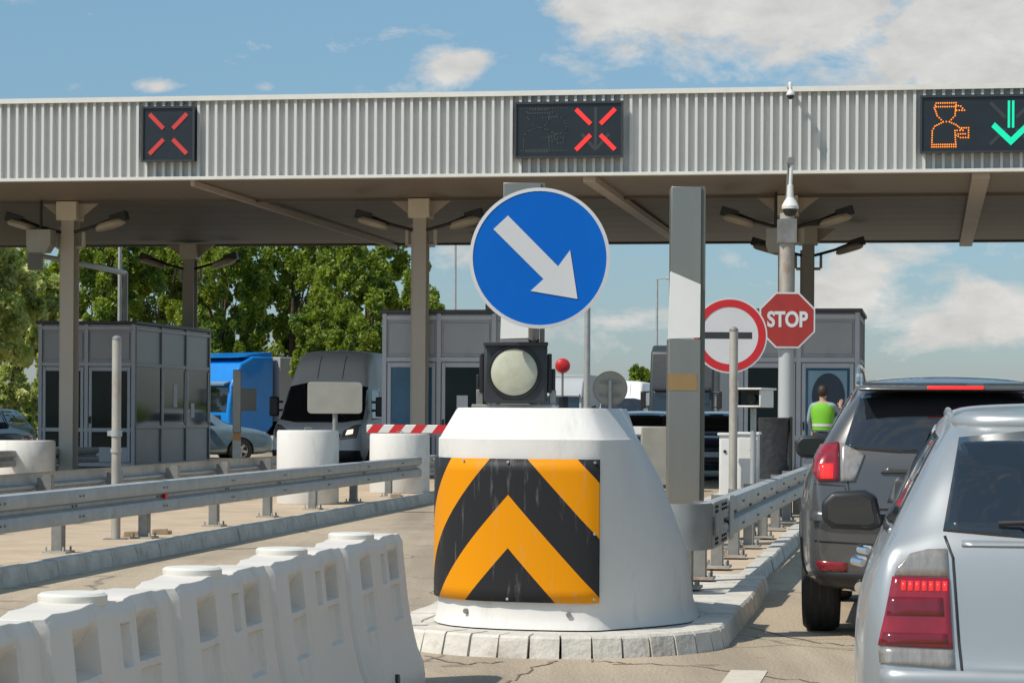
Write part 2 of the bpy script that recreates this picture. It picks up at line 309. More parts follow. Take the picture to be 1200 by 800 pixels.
def tag(o, label, cat, group=None):
    o['label'] = label; o['category'] = cat
    if group: o['group'] = group
    return o
def struct(name, mb, m, smooth=False, bev=0):
    o = build(name, mb, m, smooth=smooth, bev=bev); o['kind'] = 'structure'; return o
def dup(o, loc=None, rz=None, label=None, parent=None, group=None):
    c = o.copy(); COL.objects.link(c)
    if parent is not None: c.parent = parent
    if loc is not None: c.location = loc
    if rz is not None: c.rotation_euler = (0, 0, rz)
    if label: c['label'] = label
    if group: c['group'] = group
    for ch in [x for x in bpy.data.objects if x.parent == o]: dup(ch, parent=c)
    return c
def text_bm(txt, size, sx=1.0, ext=.002, bold=0.0):
    cu = bpy.data.curves.new('t', 'FONT'); cu.body = txt; cu.size = size; cu.align_x = 'CENTER'; cu.align_y = 'CENTER'; cu.extrude = ext; cu.offset = bold
    o = bpy.data.objects.new('t', cu); COL.objects.link(o); bpy.context.view_layer.update()
    me = o.to_mesh(); bm = bmesh.new(); bm.from_mesh(me); o.to_mesh_clear()
    bpy.data.objects.remove(o); bpy.data.curves.remove(cu)
    for v in bm.verts: v.co = Vector((v.co.x*sx, -v.co.z, v.co.y))      # stands up facing -Y
    return bm
def circ(cx, cy, r, n=48): return [(cx+r*math.cos(2*math.pi*i/n), cy+r*math.sin(2*math.pi*i/n)) for i in range(n)]
# ================================================================ the ground
mb = MB(); mb.add([(-3000, -300, -.02), (3000, -300, -.02), (3000, 4000, -.02), (-3000, 4000, -.02)], [(0, 1, 2, 3)]); struct('ground', mb, 'grass')
mb = MB(); mb.add([(-70, -30, 0), (70, -30, 0), (90, 230, 0), (-60, 230, 0)], [(0, 1, 2, 3)]); struct('road', mb, 'road')
# islands as extruded outlines: kerb ring of stones + paved top
def island(outline, h=.12, kw=.16, closed=True, mk='kerb', stone=.5, name='kerb', top='tan'):
    """outline: list of 2D points (counter-clockwise), kerb of stones inside the outline"""
    pts = [Vector(p) for p in outline]; nn = len(pts); dens = []
    inner = []
    for i, p in enumerate(pts):
        a = pts[i-1]; c = pts[(i+1) % nn]; t = ((p-a).normalized()+(c-p).normalized()).normalized(); inner.append(p + Vector((-t.y, t.x))*kw)
    mb = MB(); rnd = random.Random(3)
    for i in range(nn):
        a, b = pts[i], pts[(i+1) % nn]; ai, bi = inner[i], inner[(i+1) % nn]; Ls = (b-a).length; k = max(1, round(Ls/stone))
        for j in range(k):
            g = .006/Ls; t0 = j/k+g; t1 = (j+1)/k-g; hz = h + rnd.uniform(-.005, .005); o = rnd.uniform(-.006, .006)
            q = [a.lerp(b, t0), a.lerp(b, t1), ai.lerp(bi, t1), ai.lerp(bi, t0)]
            n2 = (q[0]-q[3]).normalized()*o
            q = [x+n2 for x in q]
            ch = .015
            ins = [q[0].lerp(q[3], ch/kw), q[1].lerp(q[2], ch/kw)]
            ou = (q[0]-q[3]).normalized()*.03; vs = [(q[0].x+ou.x, q[0].y+ou.y, -.01), (q[1].x+ou.x, q[1].y+ou.y, -.01), (q[2].x, q[2].y, -.01), (q[3].x, q[3].y, -.01)] + [(q[0].x, q[0].y, hz-ch), (q[1].x, q[1].y, hz-ch), (q[2].x, q[2].y, hz), (q[3].x, q[3].y, hz), (ins[0].x, ins[0].y, hz), (ins[1].x, ins[1].y, hz)]
            mb.add(vs, [(0, 1, 5, 4), (4, 5, 9, 8), (8, 9, 6, 7), (1, 2, 6, 9, 5), (3, 0, 4, 8, 7), (2, 3, 7, 6), (0, 3, 2, 1)])
    struct(name, mb, mk)
    mb = MB(); vs = [(x.x, x.y, h-.012) for x in inner]; mb.add(vs, [tuple(range(nn))])
    if top: struct('island_surface', mb, top)
AX = lambda Y: .28 + SL*(Y-15.15)                     # axis of the near island
def off(Y, w): return (AX(Y)+w*NV.x, Y+w*NV.y)
nose = []
cy = 15.15; R = 1.03
for i in range(19):
    a = math.pi + i*math.pi/18
    p = Vector((AX(cy), cy, 0)) + NV*(R*math.cos(a)) + DV*(R*1.02*math.sin(a)); nose.append((p.x, p.y))
nose = nose + [off(17.6, 1.02), off(19.7, .98), off(19.7, -1.0), off(17.6, -1.03)]
island(nose, mk='kerbwhite', stone=.42, h=.125, kw=.2, top='kerbwhite')
island([off(19.75, .86), off(30, .86), off(60, .8), off(60, -1.4), off(30, -1.02), off(19.75, -.95)], stone=.9)
RE = lambda Y: -4.0+.146*(Y-19.4)
island([(RE(6), 6), (RE(20), 20), (RE(48), 48), (RE(62)+.2, 62), (RE(62)-3, 62), (RE(48)-2.95, 48), (RE(20)-2.95, 20), (RE(6)-2.95, 6)], stone=.75, h=.14)
LE = lambda Y: -8.0+.15*(Y-55.0)
island([(LE(38), 38), (LE(68), 68), (LE(68)-3, 68), (LE(38)-3, 38)], stone=.9)
mb = MB()
for (x, y, w, hh) in ((.70, 9.6, .2, 8.0),):
    q = [(-w/2, -hh/2), (w/2, -hh/2), (w/2, hh/2), (-w/2, hh/2)]
    c = Vector((x-.06, y-.05))
    mb.add([(c.x+DV.x*b+NV.x*a, c.y+DV.y*b+NV.y*a, .004) for a, b in q], [(0, 1, 2, 3)])
struct('road_marking', mb, 'paint')
# far hedge line and verge
def crack(pts, w=.02):
    pts = [G(x, y) for x, y in pts]; rnd = random.Random(len(pts)); q = []
    for p0_, p1_ in zip(pts[:-1], pts[1:]):
        for s in range(6): q.append(p0_.lerp(p1_, s/6)+Vector((rnd.uniform(-.025, .025), rnd.uniform(-.06, .06), 0)))
    q.append(pts[-1]); vs = []
    for i, p_ in enumerate(q):
        d = (q[min(i+1, len(q)-1)]-q[max(i-1, 0)]).normalized(); n_ = Vector((-d.y, d.x, 0))*w*rnd.uniform(.3, .8); vs += [(p_.x+n_.x, p_.y+n_.y, .003), (p_.x-n_.x, p_.y-n_.y, .003)]
    return MB().add(vs, [(2*i, 2*i+1, 2*i+3, 2*i+2) for i in range(len(q)-1)])
Mt['crack'] = mat('crack_filler', (.17, .135, .10), .95, var=.2)
for cpts in ([(655, 773), (630, 780), (600, 796), (580, 806)], [(500, 694), (560, 700)], [(720, 777), (800, 779), (880, 790), (960, 800)], [(880, 735), (950, 752), (1005, 757)], [(690, 774), (740, 777)], [(500, 768), (540, 778), (590, 775)]):
    struct('road_crack', crack(cpts, .015), 'crack')
# ================================================================ canopy
CO = P(600, 207, 43.66)
canopy = thing('toll_canopy', 'long flat toll plaza roof with ribbed pale metal fascia over all the booths', 'canopy', (0, 43.66, 0), PA)
x0, x1, dp, zb, zt = -22.0, 17.0, 17.6, 5.555, 7.045
def cp(name, mb, m, parent=None, **k): return build(name, mb, m, parent or canopy, **k)
mb = MB(); pitch = .163; rw = .050; rd = .105; prof = [];
k = int((x1-x0)/pitch); prof = []
for i in range(k):
    a = x0+i*pitch
    prof += [(a, 0), (a+pitch-rw-.012, 0), (a+pitch-rw-.006, -rd), (a+pitch-.008, -rd)]
vs = [(x, y, zb+.05) for x, y in prof] + [(x, y, zt-.06) for x, y in prof]; kk = len(prof)
mb.add(vs, [(i, i+1, kk+i+1, kk+i) for i in range(kk-1)])
mb.bb(x0, x1, .02, .08, zb+.05, zt-.06)
cp('fascia', mb, 'fascia', smooth=False)
cp('top_trim', MB().bb(x0-.03, x1, -.12, .3, zt-.06, zt).bb(x0-.03, x1, -.145, -.12, zt-.085, zt+.003), 'trim')
cp('bottom_trim', MB().bb(x0-.03, x1, -.12, .06, zb-.005, zb+.05), 'trim')
mb = MB().bb(x0, x1, 0.08, 4.3, zb+.01, zb+.06)
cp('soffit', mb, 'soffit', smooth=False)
mb = MB()
yy = 4.32
while yy < dp-.1:
    mb.bb(x0, x1, yy, min(yy+1.62, dp-.1), zb+.05, zb+.08); yy += 1.65
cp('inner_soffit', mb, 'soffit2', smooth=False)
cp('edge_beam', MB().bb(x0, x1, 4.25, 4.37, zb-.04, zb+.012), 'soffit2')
cp('roof', MB().bb(x0, x1, .3, dp, zt-.5, zt-.12), 'trim')
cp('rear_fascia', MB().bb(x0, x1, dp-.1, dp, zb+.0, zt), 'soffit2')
cp('side_fascia', MB().bb(x0-.05, x0, 0, dp, zb, zt), 'fascia'); cp('side_fascia', MB().bb(x1, x1+.05, -.1, dp, zb, zt), 'fascia')
def lane_x(px):                                       # local x of a lane-parallel soffit line that starts at px on the front edge
    Y = 43.66
    for _ in range(6):
        X = (px-600)/F*Y; lx = (X*DV.y - (Y-43.66)*DV.x); Y = 43.66 - lx*math.sin(-PA)
    return lx
for px, w in ((222, .07), (688, .22), (1148, .30)):
    lx = lane_x(px)
    cp('soffit_beam', MB().bb(lx-w/2, lx+w/2, .1, dp-.12, zb-.10, zb+.012 if w > .1 else zb), 'beam')
colx = [-16.85, -9.72, -2.55, 4.58, 11.7]
def column(lx, ly):
    mb = MB(); w = .13; t = .03
    mb.bb(-w-.0, w, -.17, -.14, 0.1, zb-.35).bb(-w, w, .14, .17, .1, zb-.35).bb(-.02, .02, -.14, .14, .1, zb-.35)
    mb.bb(-w-.045, -w-.002, -.12, .12, .1, zb-.5)
    c = cp('column', mb, 'colpaint', loc=(lx, ly, 0))
    build('column_head', MB().bb(-.22, .20, -.24, .24, zb-.38, zb-.005), 'colhead', c, bev=.01)
    for s in (-1, 1):
        build('gusset', MB().prism([(s*.2, zb-.01), (s*.62, zb-.01), (s*.2, zb-.34)], -.03, .03, 'xz'), 'beam', c, smooth=False)
    build('base_plate', MB().bb(-.26, .26, -.28, .28, .108, .14), 'galvd', c)
    for s in (-1, 1): build('bracket', MB().bb(s*.28-.03 if s > 0 else -.31, .31 if s > 0 else -.25, -.04, .04, zb-.9, zb-.6).bb(min(s*.12, s*.27), max(s*.12, s*.27), -.04, .04, zb-.94, zb-.88), 'colpaint', c)
    return c
for lx in colx:
    for ly in (4.35, 12.6): column(-11.0 if (lx == colx[1] and ly > 5) else lx, 16.75 if (lx == colx[1] and ly > 5) else ly)
def canopy_pt(lx, ly, z):
    return Vector((0, 43.66, 0)) + NV*lx + DV*ly + Vector((0, 0, z))
names = {0: 'unseen far left column', 1: 'left column', 2: 'middle column', 3: 'right column'}
def flood(lx, ly, s, label, tilt=.25):
    t = thing('floodlight', label, 'floodlight', canopy_pt(lx+s*.14, ly-.02, zb-.62), PA, 'floodlights on the canopy columns')
    build('arm', MB().tube([(0, 0, 0), (s*.45, -.02, .12), (s*.95, -.05, .32)], .032, 8), 'blackp', t)
    M = Matrix.Translation((s*.78, -.08, .12)) @ Matrix.Rotation(-s*.28, 4, 'Y')
    pr = [(.02, -.09), (.12, -.085), (.2, -.05), (.22, 0), (.18, .05), (.08, .09), (.02, .1)]
    mbh = MB(); mbh.lathe([(.02, -.05), (.13, -.045), (.155, -.02), (.155, .03), (.13, .08), (.02, .10)], 20, M @ Matrix.Diagonal((2.0, 1.4, 1, 1)))
    h = build('lamp_head', mbh, 'lampw', t)
    build('driver_box', MB().box((s*.95, -.04, .28), (.34, .24, .18), Matrix.Rotation(-s*.3, 3, 'Y')), 'blackp', t, bev=.01)
    return t
EDG = ('left edge', 'blue arrow sign', 'stop sign')
for i, lx in enumerate(colx[1:4]):
    flood(lx, 4.2, -1, 'floodlight on a dark arm, left side of front column nearest the %s' % EDG[i])
    flood(lx, 4.2, 1, 'floodlight on a dark arm, right side of front column nearest the %s' % EDG[i])
    if i != 1:
        lx, ry = (-11.0, 16.65) if i == 0 else (lx, 12.5)
        flood(lx, ry, 1, 'small floodlight on the right of the rear canopy column %s' % ('behind the left booth', 'behind the stop sign')[i//2])
        flood(lx, ry, -1, 'small floodlight on the left of the rear canopy column %s' % ('behind the left booth', 'behind the stop sign')[i//2])
for i, (px, py, d, w, lab) in enumerate(((48, 281, 49.2, 30, 'grey square floodlight housing under the roof beside the far left column'), (909, 280, 46.4, 22, 'grey square floodlight housing under the roof left of the camera mast'))):
    p = P(px, py, d); k = d/F
    t = thing('floodlight_box', lab, 'floodlight', p, PA, 'square floodlights under the roof')
    build('housing', MB().prism([(-w*k/2, .20), (w*k/2, .20), (w*k/2, -.1), (w*k*.3, -.26), (-w*k*.35, -.26), (-w*k/2, -.12)], -.16, .16, 'xz'), 'signback', t, bev=.01)
    build('cooling_fins', MB().bb(-w*k*.4, w*k*.4, .16, .2, -.1, .16), 'blackp', t)
    build('hanger', MB().cyl((0, 0, .2), (0, 0, zb-p.z), .03), 'blackp', t)

# ---------------------------------------------------------------- lane displays on the fascia
def dots(mb, pts, sp, r, y=-.002):
    for a, b in zip(pts[:-1], pts[1:]):
        a = Vector(a); b = Vector(b); k = max(1, int((b-a).length/sp))
        for i in range(k+1):
            p = a.lerp(b, i/k); mb.cyl((p.x, y, p.y), (p.x, y-.006, p.y), r, n=6)
def bar(mb, a, b, w, y0=-.002, y1=-.012):
    a = Vector(a); b = Vector(b); d = (b-a).normalized(); n_ = Vector((-d.y, d.x))*w/2
    mb.prism([tuple(a+n_), tuple(b+n_), tuple(b-n_), tuple(a-n_)], y0, y1, 'xz')
Mt['ledred'] = mat('lit_red_bars', (.5, .02, .02), .5, emit=(1, .03, .025), estr=.75)
Mt['ledredd'] = mat('dim_red_bars', (.35, .03, .03), .5, emit=(1, .06, .05), estr=.22)
Mt['ledgreen'] = mat('lit_green_bars', (.0, .4, .25), .5, emit=(.0, 1, .5), estr=.52)
Mt['ledorange'] = mat('lit_orange_dots', (.6, .2, .02), .5, emit=(1, .24, .015), estr=1.25)
Mt['dimgrey'] = mat('unlit_arrow', (.035, .042, .045), .5)
att = [[(430, 160), (600, 160)], [(430, 192), (600, 192)], [(430, 160), (415, 200), (440, 270), (490, 322), (545, 322), (592, 270), (600, 160)], [(600, 182), (640, 190), (672, 225), (605, 225)],
       [(490, 325), (420, 360), (398, 400), (395, 540), (600, 540), (592, 400)], [(545, 325), (600, 350), (660, 400)], [(600, 440), (640, 462), (705, 462)], [(650, 378), (708, 378), (708, 462)], [(610, 400), (660, 400), (680, 430), (620, 430)], [(395, 520), (600, 520)]]
def display(px0, px1, py0, py1, label, mode, wfix=None):
    # centre on the fascia plane
    def onf(px, py):
        u = (px-600)/F; Y = 43.66/(1 + u*math.tan(-PA))*1.0
        return P(px, py, Y-.22)
    a = onf(px0, py1); 
    if wfix: w = wfix
    else: w = (onf(px1, py1)-a).length
    h = (onf(px0, py0)-a).length
    t = thing('lane_display', label, 'display', a, PA, 'lane signal displays on the fascia')
    build('housing', MB().bb(0, w, 0, .2, 0, h), 'disp', t, bev=.01)
    build('frame', MB().bb(-.015, w+.015, -.03, .02, h-.025, h+.015).bb(-.015, w+.015, -.03, .02, -.015, .02).bb(-.015, .02, -.028, .02, .02, h-.025).bb(w-.02, w+.015, -.028, .02, .02, h-.025), 'blackm', t)
    build('mounting', MB().bb(.1, .16, .2, .3, h*.2, h*.8).bb(w-.16, w-.1, .2, .3, h*.2, h*.8), 'galvd', t)
    cx = w/2 if mode == 'x' else w-h*.49; s = h
    arrow = [((cx, h*.93), (cx, h*.42)), ((cx-s*.3, h*.45), (cx, h*.12)), ((cx+s*.3, h*.45), (cx, h*.12))]
    cross = []
    for sx in (-1, 1):
        for sz in (-1, 1): cross.append(((cx+sx*s*.09, h*.5+sz*s*.10), (cx+sx*s*.36, h*.5+sz*s*.37)))
    if mode == 'green':
        mb = MB(); q = arrow[0]; bar(mb, (cx-.035, h*.9), (cx-.035, h*.42), .04); bar(mb, (cx+.035, h*.9), (cx+.035, h*.42), .04)
        mb.prism([(cx-s*.34, h*.44), (cx-s*.28, h*.52), (cx, h*.25), (cx+s*.28, h*.52), (cx+s*.34, h*.44), (cx, h*.11)], -.002, -.012)
        build('green_arrow', mb, 'ledgreen', t, smooth=False)
        mb = MB(); [bar(mb, a_, b_, .06, -.001, -.004) for a_, b_ in cross]; build('unlit_cross', mb, 'dimgrey', t, smooth=False)
        mb = MB(); k = h/490.0
        for pl in att: dots(mb, [((x-300)*k, h-(y-98)*k) for x, y in pl], .036, .0135)
        build('attendant_pictogram', mb, 'ledorange', t, smooth=False)
    else:
        mb = MB(); [bar(mb, a_, b_, .075) for a_, b_ in cross]; build('red_cross', mb, 'ledred' if mode == 'coins' else 'ledredd', t, smooth=False)
        if mode == 'coins':
            mb = MB(); bar(mb, (cx, h*.9), (cx, h*.15), .05, -.001, -.0015); bar(mb, (cx-s*.25, h*.42), (cx, h*.13), .05, -.001, -.0016); bar(mb, (cx+s*.25, h*.42), (cx, h*.13), .05, -.001, -.0017); build('unlit_arrow', mb, 'dimgrey', t, smooth=False)
            mb = MB(); k = h/490.0
            for pl in att: dots(mb, [((x-330)*k*1.15, h-(y-98)*k) for x, y in pl], .04, .014)
            dots(mb, [(.1, h*.9), (h*.95, h*.9)], .05, .012); dots(mb, [(.1, h*.12), (h*.95, h*.12)], .05, .012)
            dots(mb, [(h*.5, h*.72), (h*.9, h*.72), (h*.95, h*.5), (h*.9, h*.36), (h*.5, h*.36)], .05, .012)
            build('unlit_pictogram', mb, 'dispdim', t, smooth=False)
    return t
display(167, 227, 126, 189, 'square black lane display with a dim red cross on the left of the fascia', 'x')
display(604, 729, 121, 185, 'wide black lane display with a bright red cross above the blue sign', 'coins')
display(1079, 0, 113, 179, 'wide black lane display with orange attendant pictogram and green down arrow', 'green', wfix=1.98)

# ================================================================ booths
def booth(px, top_y, label, length, wd=2.28, zr=3.4, kind=0):
    # px: front-left corner
    u = (px-600)/F; v = (HZ-top_y)/F; d = (zr-EYE)/(v+u*ROLL); o = P(px, top_y, d)
    t = thing('toll_booth', label, 'toll booth', (o.x, o.y, .125), PA, 'toll booths under the canopy')
    H = zr-.125; fr = .09
    build('roof', MB().bb(-.05, wd+.05, -.05, length+.05, H-.07, H), 'alud', t, bev=.01)
    build('wall', MB().bb(.03, wd-.03, .05, length-.05, 0, H-.08), 'alu', t)
    f = MB(); 
    for x in (0, wd/2-.05, wd-fr): f.bb(x, x+fr, 0, .06, 0, H-.07)
    for z in (0, .78, 2.26, H-.2): f.bb(fr, wd-fr, .004, .056, z, z+.09)
    build('front_frame', f, 'alul', t, bev=.006)
    f = MB(); k = 3
    for i in range(k+1):
        y = i*(length-fr)/k
        f.bb(wd-.045, wd+.012, max(y, .062), y+fr, 0, H-.07)
    for z in (0, .85, 2.26, H-.2): f.bb(wd-.045, wd+.006, .1, length-.1, z, z+.08)
    build('side_frame', f, 'alu', t, bev=.006)
    f = MB()
    for i in range(k+1):
        y = i*(length-fr)/k
        f.bb(-.012, .045, max(y, .062), y+fr, 0, H-.07)
    build('side_frame', f, 'alu', t, bev=.006)
    zl, zh = .42, 2.2
    # two glazed front bays
    for j, (a, b) in enumerate(((fr, wd/2-.05), (wd/2+.04, wd-fr))):
        d_ = build('door' if j else 'window', MB().bb(a+.02, a+.09, -.002, .048, .1, 2.24).bb(b-.09, b-.02, -.002, .048, .1, 2.24).bb(a+.09, b-.09, 0.0, .046, 2.15, 2.24).bb(a+.09, b-.09, .0, .046, .1, .44), 'alul', t, bev=.005)
        build('glass', MB().bb(a+.09, b-.09, .015, .03, .44, 2.15), 'glassb' if (kind == 1 and j == 0) or kind == 2 and j == 1 else 'glassd', d_, smooth=False)
        if j: build('handle', MB().box((a+.055, -.03, 1.05), (.03, .05, .16)), 'blackp', d_, bev=.005)
    for i in range(k):
        y = i*(length-fr)/k+fr; y2 = (i+1)*(length-fr)/k
        w_ = build('side_window', MB().bb(wd-.03, wd-.012, y, y2, .93, 2.26), 'glassd', t, smooth=False)
        if i in (1, 2): build('sash', MB().bb(wd-.014, wd+.004, y+.04, y+.10, .97, 2.22).bb(wd-.014, wd+.004, y2-.1, y2-.04, .97, 2.22), 'alul', w_)
    # upper panel joints
    f = MB()
    for j, (a, b) in enumerate(((fr, wd/2-.05), (wd/2+.04, wd-fr))): f.bb(a+.05, b-.05, .02, .045, 2.42, H-.26)
    build('upper_panel', f, 'alu', t, bev=.004)
    build('interior_desk', MB().bb(.3, wd-.3, .4, 1.0, .8, .86), 'wh', t)
    return t
bl_ = booth(45, 376, 'grey glazed toll booth standing furthest left, with a deep side wall', 5.9, kind=0)
bm_ = booth(448, 363, 'grey toll booth directly left of and behind the blue arrow sign', 4.2, kind=1)
br = booth(866, 361.5, 'grey toll booth behind the stop sign where the worker in green stands', 3.4, kind=2)
build('notice', MB().bb(2.27, 2.274, 2.9, 3.2, 1.35, 1.9), 'white', bl_); build('notice', MB().bb(2.27, 2.274, 4.3, 4.6, 1.1, 1.45), 'white', bl_)
build('notice', MB().bb(1.5, 1.72, .006, .012, 1.3, 1.6), 'white', bm_)
# poster reflection and dark silhouette in the right booth's glass, painted on sheets
o = build('poster_reflection', MB().bb(1.32, 2.05, -.012, -.004, .55, 2.1), mat('pale_blue_reflection', (.22, .36, .46), .3), br)
mb = MB(); mb.lathe([(.02, 0), (.27, .01), (.27, .02), (.02, .03)], 28, Matrix.Translation((1.70, -.016, 1.62)) @ Matrix.Rotation(rad(90), 4, 'X') @ Matrix.Diagonal((1.15, 1.6, .3, 1)))
build('dark_silhouette', mb, mat('dark_silhouette_colour', (.03, .05, .075), .5), br)

# ================================================================ near concrete buffer with chevrons
SC = .913; EY = Vector((0, 0, EYE)); near = lambda v: EY+(Vector(v)-EY)*SC
BO = Vector((.215, 15.98, 0))
def rx(z):
    pts = [(0, .86), (.26, .845), (.48, .82), (.70, .75), (.97, .64), (1.22, .50), (1.5, .4)]
    for (a, p), (b, q) in zip(pts[:-1], pts[1:]):
        if z <= b: return p+(q-p)*(z-a)/(b-a)
    return .4
def plan(z, ins=0.0):
    t = 1-.50*(z/1.22); r = rx(z); fl = .03*max(0, 1-z/.07)
    base = [(-.50, 3.1*t), (-.72, 2.3*t), (-.83, 1.3*t+.1), (-.84, .8), (-.815, .58), (-.75, .38), (-.64, .22), (-.48, .10), (-.30, .035), (-.1, .003), (.1, .0), (.26, .018), (.345, .05), (.385, .10)]
    c0 = Vector((.385, .10)); c1 = Vector((r, .85)); 
    for s in (.2, .45, .7, .9): 
        q = c0.lerp(c1, s); base.append((q.x + .06*math.sin(s*math.pi)*z*0 + .05*math.sin(s*math.pi), q.y))
    base += [(r, .95), (r*.99, 1.25*t+.1), (r*.85+.02, 2.3*t), (.42, 3.1*t), (0, 3.25*t)]
    if ins or fl:
        c = Vector((-.12, 1.1*t)); 
        out_ = []
        for x, y in base:
            d = (Vector((x, y))-c); L_ = d.length; out_.append(tuple(c+d*(1+(fl-ins)/L_)))
        base = out_
    return base
def BP(x, y, z): return (x, y, z)
zs = [.0, .04, .075, .13, .2, .26, .37, .48, .59, .70, .84, .97, 1.10, 1.205, 1.225]
rings = [plan(z) for z in zs] + [plan(1.225, .012), plan(1.225, .12), plan(1.225, .135)]
zz = zs + [1.235, 1.415, 1.43]
mb = MB(); n_ = len(rings[0])
vs = [(x, y, z) for rg, z in zip(rings, zz) for x, y in rg]
fs = [(j*n_+i, j*n_+(i+1) % n_, (j+1)*n_+(i+1) % n_, (j+1)*n_+i) for j in range(len(rings)-1) for i in range(n_)] + [tuple(range((len(rings)-1)*n_, len(rings)*n_))]
mb.add(vs, fs)
buf = thing('concrete_buffer', 'white concrete buffer block with yellow and black chevrons on the island nose', 'concrete block', near(BO), PA)
buf.scale = (SC,)*3
build('body', mb, 'cement', buf)
# chevron sheet conforms to the curved front
import itertools
fr_ = plan(.6)[3:13]
pl2 = [Vector(p) for p in fr_]
# densify with Catmull-Rom
dens = []
for i in range(len(pl2)-1):
    p0 = pl2[max(i-1, 0)]; p1 = pl2[i]; p2 = pl2[i+1]; p3 = pl2[min(i+2, len(pl2)-1)]
    for s in range(6):
        t = s/6; dens.append(.5*((2*p1)+(p2-p0)*t+(2*p0-5*p1+4*p2-p3)*t*t+(3*p1-p0-3*p2+p3)*t**3))
dens.append(pl2[-1])
arc = [0]
for a, b in zip(dens[:-1], dens[1:]): arc.append(arc[-1]+(b-a).length)
# apex where local x is about -.27
ia = min(range(len(dens)), key=lambda i: abs(dens[i].x+.225) + (0 if dens[i].y < .2 else 9))
bm = bmesh.new(); uvl = bm.loops.layers.uv.new('UVMap'); grid = []
nr = [(dens[min(i+1, len(dens)-1)]-dens[max(i-1, 0)]).normalized() for i in range(len(dens))]
for zi in range(12):
    z = .175 + (1.10-.175)*zi/11; row = []
    pz = [Vector(p) for p in plan(z)[3:13]]
    for i, p in enumerate(dens):
        o2 = Vector((nr[i].y, -nr[i].x))*.022
        row.append((bm.verts.new((p.x+o2.x, p.y+o2.y, z)), arc[i]-arc[ia], z))
    grid.append(row)
for j in range(11):
    for i in range(len(dens)-1):
        q = [grid[j][i], grid[j][i+1], grid[j+1][i+1], grid[j+1][i]]; f = bm.faces.new([a[0] for a in q])
        for lp, a in zip(f.loops, q): lp[uvl].uv = (a[1], a[2])
pn = build('chevron_panel', bm, 'chev', buf); sm = pn.modifiers.new('s', 'SOLIDIFY'); sm.thickness = .012; sm.offset = 0; bm.free()
mb = MB()
for i, z in ((ia, 1.08), (ia, .195), (6, .64), (6, 1.08), (6, .195), (len(dens)-4, 1.08), (len(dens)-4, .62), (len(dens)-4, .2), (22, 1.085)):
    p = dens[i]; o2 = Vector((nr[i].y, -nr[i].x)); mb.cyl((p.x+o2.x*.02, p.y+o2.y*.02, z), (p.x+o2.x*.036, p.y+o2.y*.036, z), .009, n=8)
build('panel_bolt', mb, 'galv', buf)
mb = MB()
for i in (ia-10, ia+12):
    p = dens[i]; o2 = Vector((nr[i].y, -nr[i].x)); mb.cyl((p.x-o2.x*.01, p.y-o2.y*.01, .10), (p.x+o2.x*.014, p.y+o2.y*.014, .10), .017, n=10)
build('lifting_anchor', mb, 'galvd', buf)

# warning lamp box on top of the buffer
p = P(604, 475, 16.35)
lamp = thing('warning_lamp', 'big square black warning lamp with round frosted lens on the white concrete block', 'warning lamp', near((p.x, p.y, 1.43)), 0); lamp.scale = (SC,)*3
hw, hh = .21, .40
build('housing', MB().bb(-hw, hw, 0, .26, .03, .03+hh), 'blackm', lamp, bev=.02)
build('side_fins', MB().bb(hw+.002, hw+.03, .05, .24, .1, .36).bb(hw+.03, hw+.055, .07, .2, .05, .26), 'blackp', lamp, bev=.006)
build('side_fins', MB().bb(-hw-.03, -hw-.002, .05, .24, .1, .36).bb(-hw-.05, -hw-.03, .08, .2, .06, .22), 'blackp', lamp, bev=.006)
mt = Matrix.Translation((-.01, 0, .235)) @ Matrix.Rotation(rad(90), 4, 'X')
build('bezel', MB().lathe([(.17, -.01), (.178, .0), (.176, .018), (.162, .02), (.160, .004), (.02, .003)], 48, mt), 'blackp', lamp)
build('lens', MB().lathe([(.157, .0), (.155, .012), (.14, .020), (.10, .031), (.05, .038), (.012, .040)], 48, mt), 'lens', lamp)
build('visor', MB().bb(-hw-.004, hw+.004, -.035, .0, .03+hh-.02, .03+hh+.004), 'blackm', lamp, bev=.004)
build('bracket', MB().bb(-.26, -.215, .06, .14, 0, .12).bb(.225, .27, .06, .14, 0, .12).bb(-.29, .29, .03, .18, -.004, .022), 'galvd', lamp, bev=.004)
# small red round marker lamp on a rod
p = P(659, 475, 16.9)
t = thing('red_marker', 'small red round reflector on a thin rod beside the black warning lamp', 'marker', near((p.x, p.y, 1.42)), 0); t.scale = (SC,)*3
build('rod', MB().cyl((0, 0, 0), (0, 0, .26), .008, n=8), 'galvd', t); build('base', MB().bb(-.03, .04, -.03, .03, 0, .09), 'blackp', t, bev=.005)
build('reflector', MB().lathe([(.02, -.012), (.05, -.01), (.052, .0), (.045, .015), (.02, .03)], 24, Matrix.Translation((0, 0, .30)) @ Matrix.Rotation(rad(90), 4, 'X')), 'red', t)
# blue keep-right sign
p = P(632.5, 302.5, 16.1)
t = thing('arrow_sign', 'big round blue sign with white arrow pointing down to the right', 'road sign', near((p.x, p.y, 1.43)), 0); t.scale = (SC,)*3
zc = p.z-1.43; r = .452
M90 = Matrix.Translation((0, 0, zc)) @ Matrix.Rotation(rad(90), 4, 'X')
build('rim', MB().lathe([(r-.005, -.025), (r+.006, -.02), (r+.006, .006), (r-.016, .008), (r-.018, .0)], 72, M90), 'white', t)
build('face', MB().lathe([(.02, -.004), (r-.017, -.004), (r-.017, .0045), (.02, .005)], 72, M90), 'blue', t)
k = 1/178.0                                   # px to m at this distance
ar = [(578, 269), (595, 253), (654, 312), (668, 293), (677, 350), (622, 341), (637, 327)]
build('arrow', MB().prism([((x-632.5)/180.0, zc-(y-302.5)/180.0) for x, y in ar], -.0095, -.006, 'xz'), 'white', t, smooth=False)
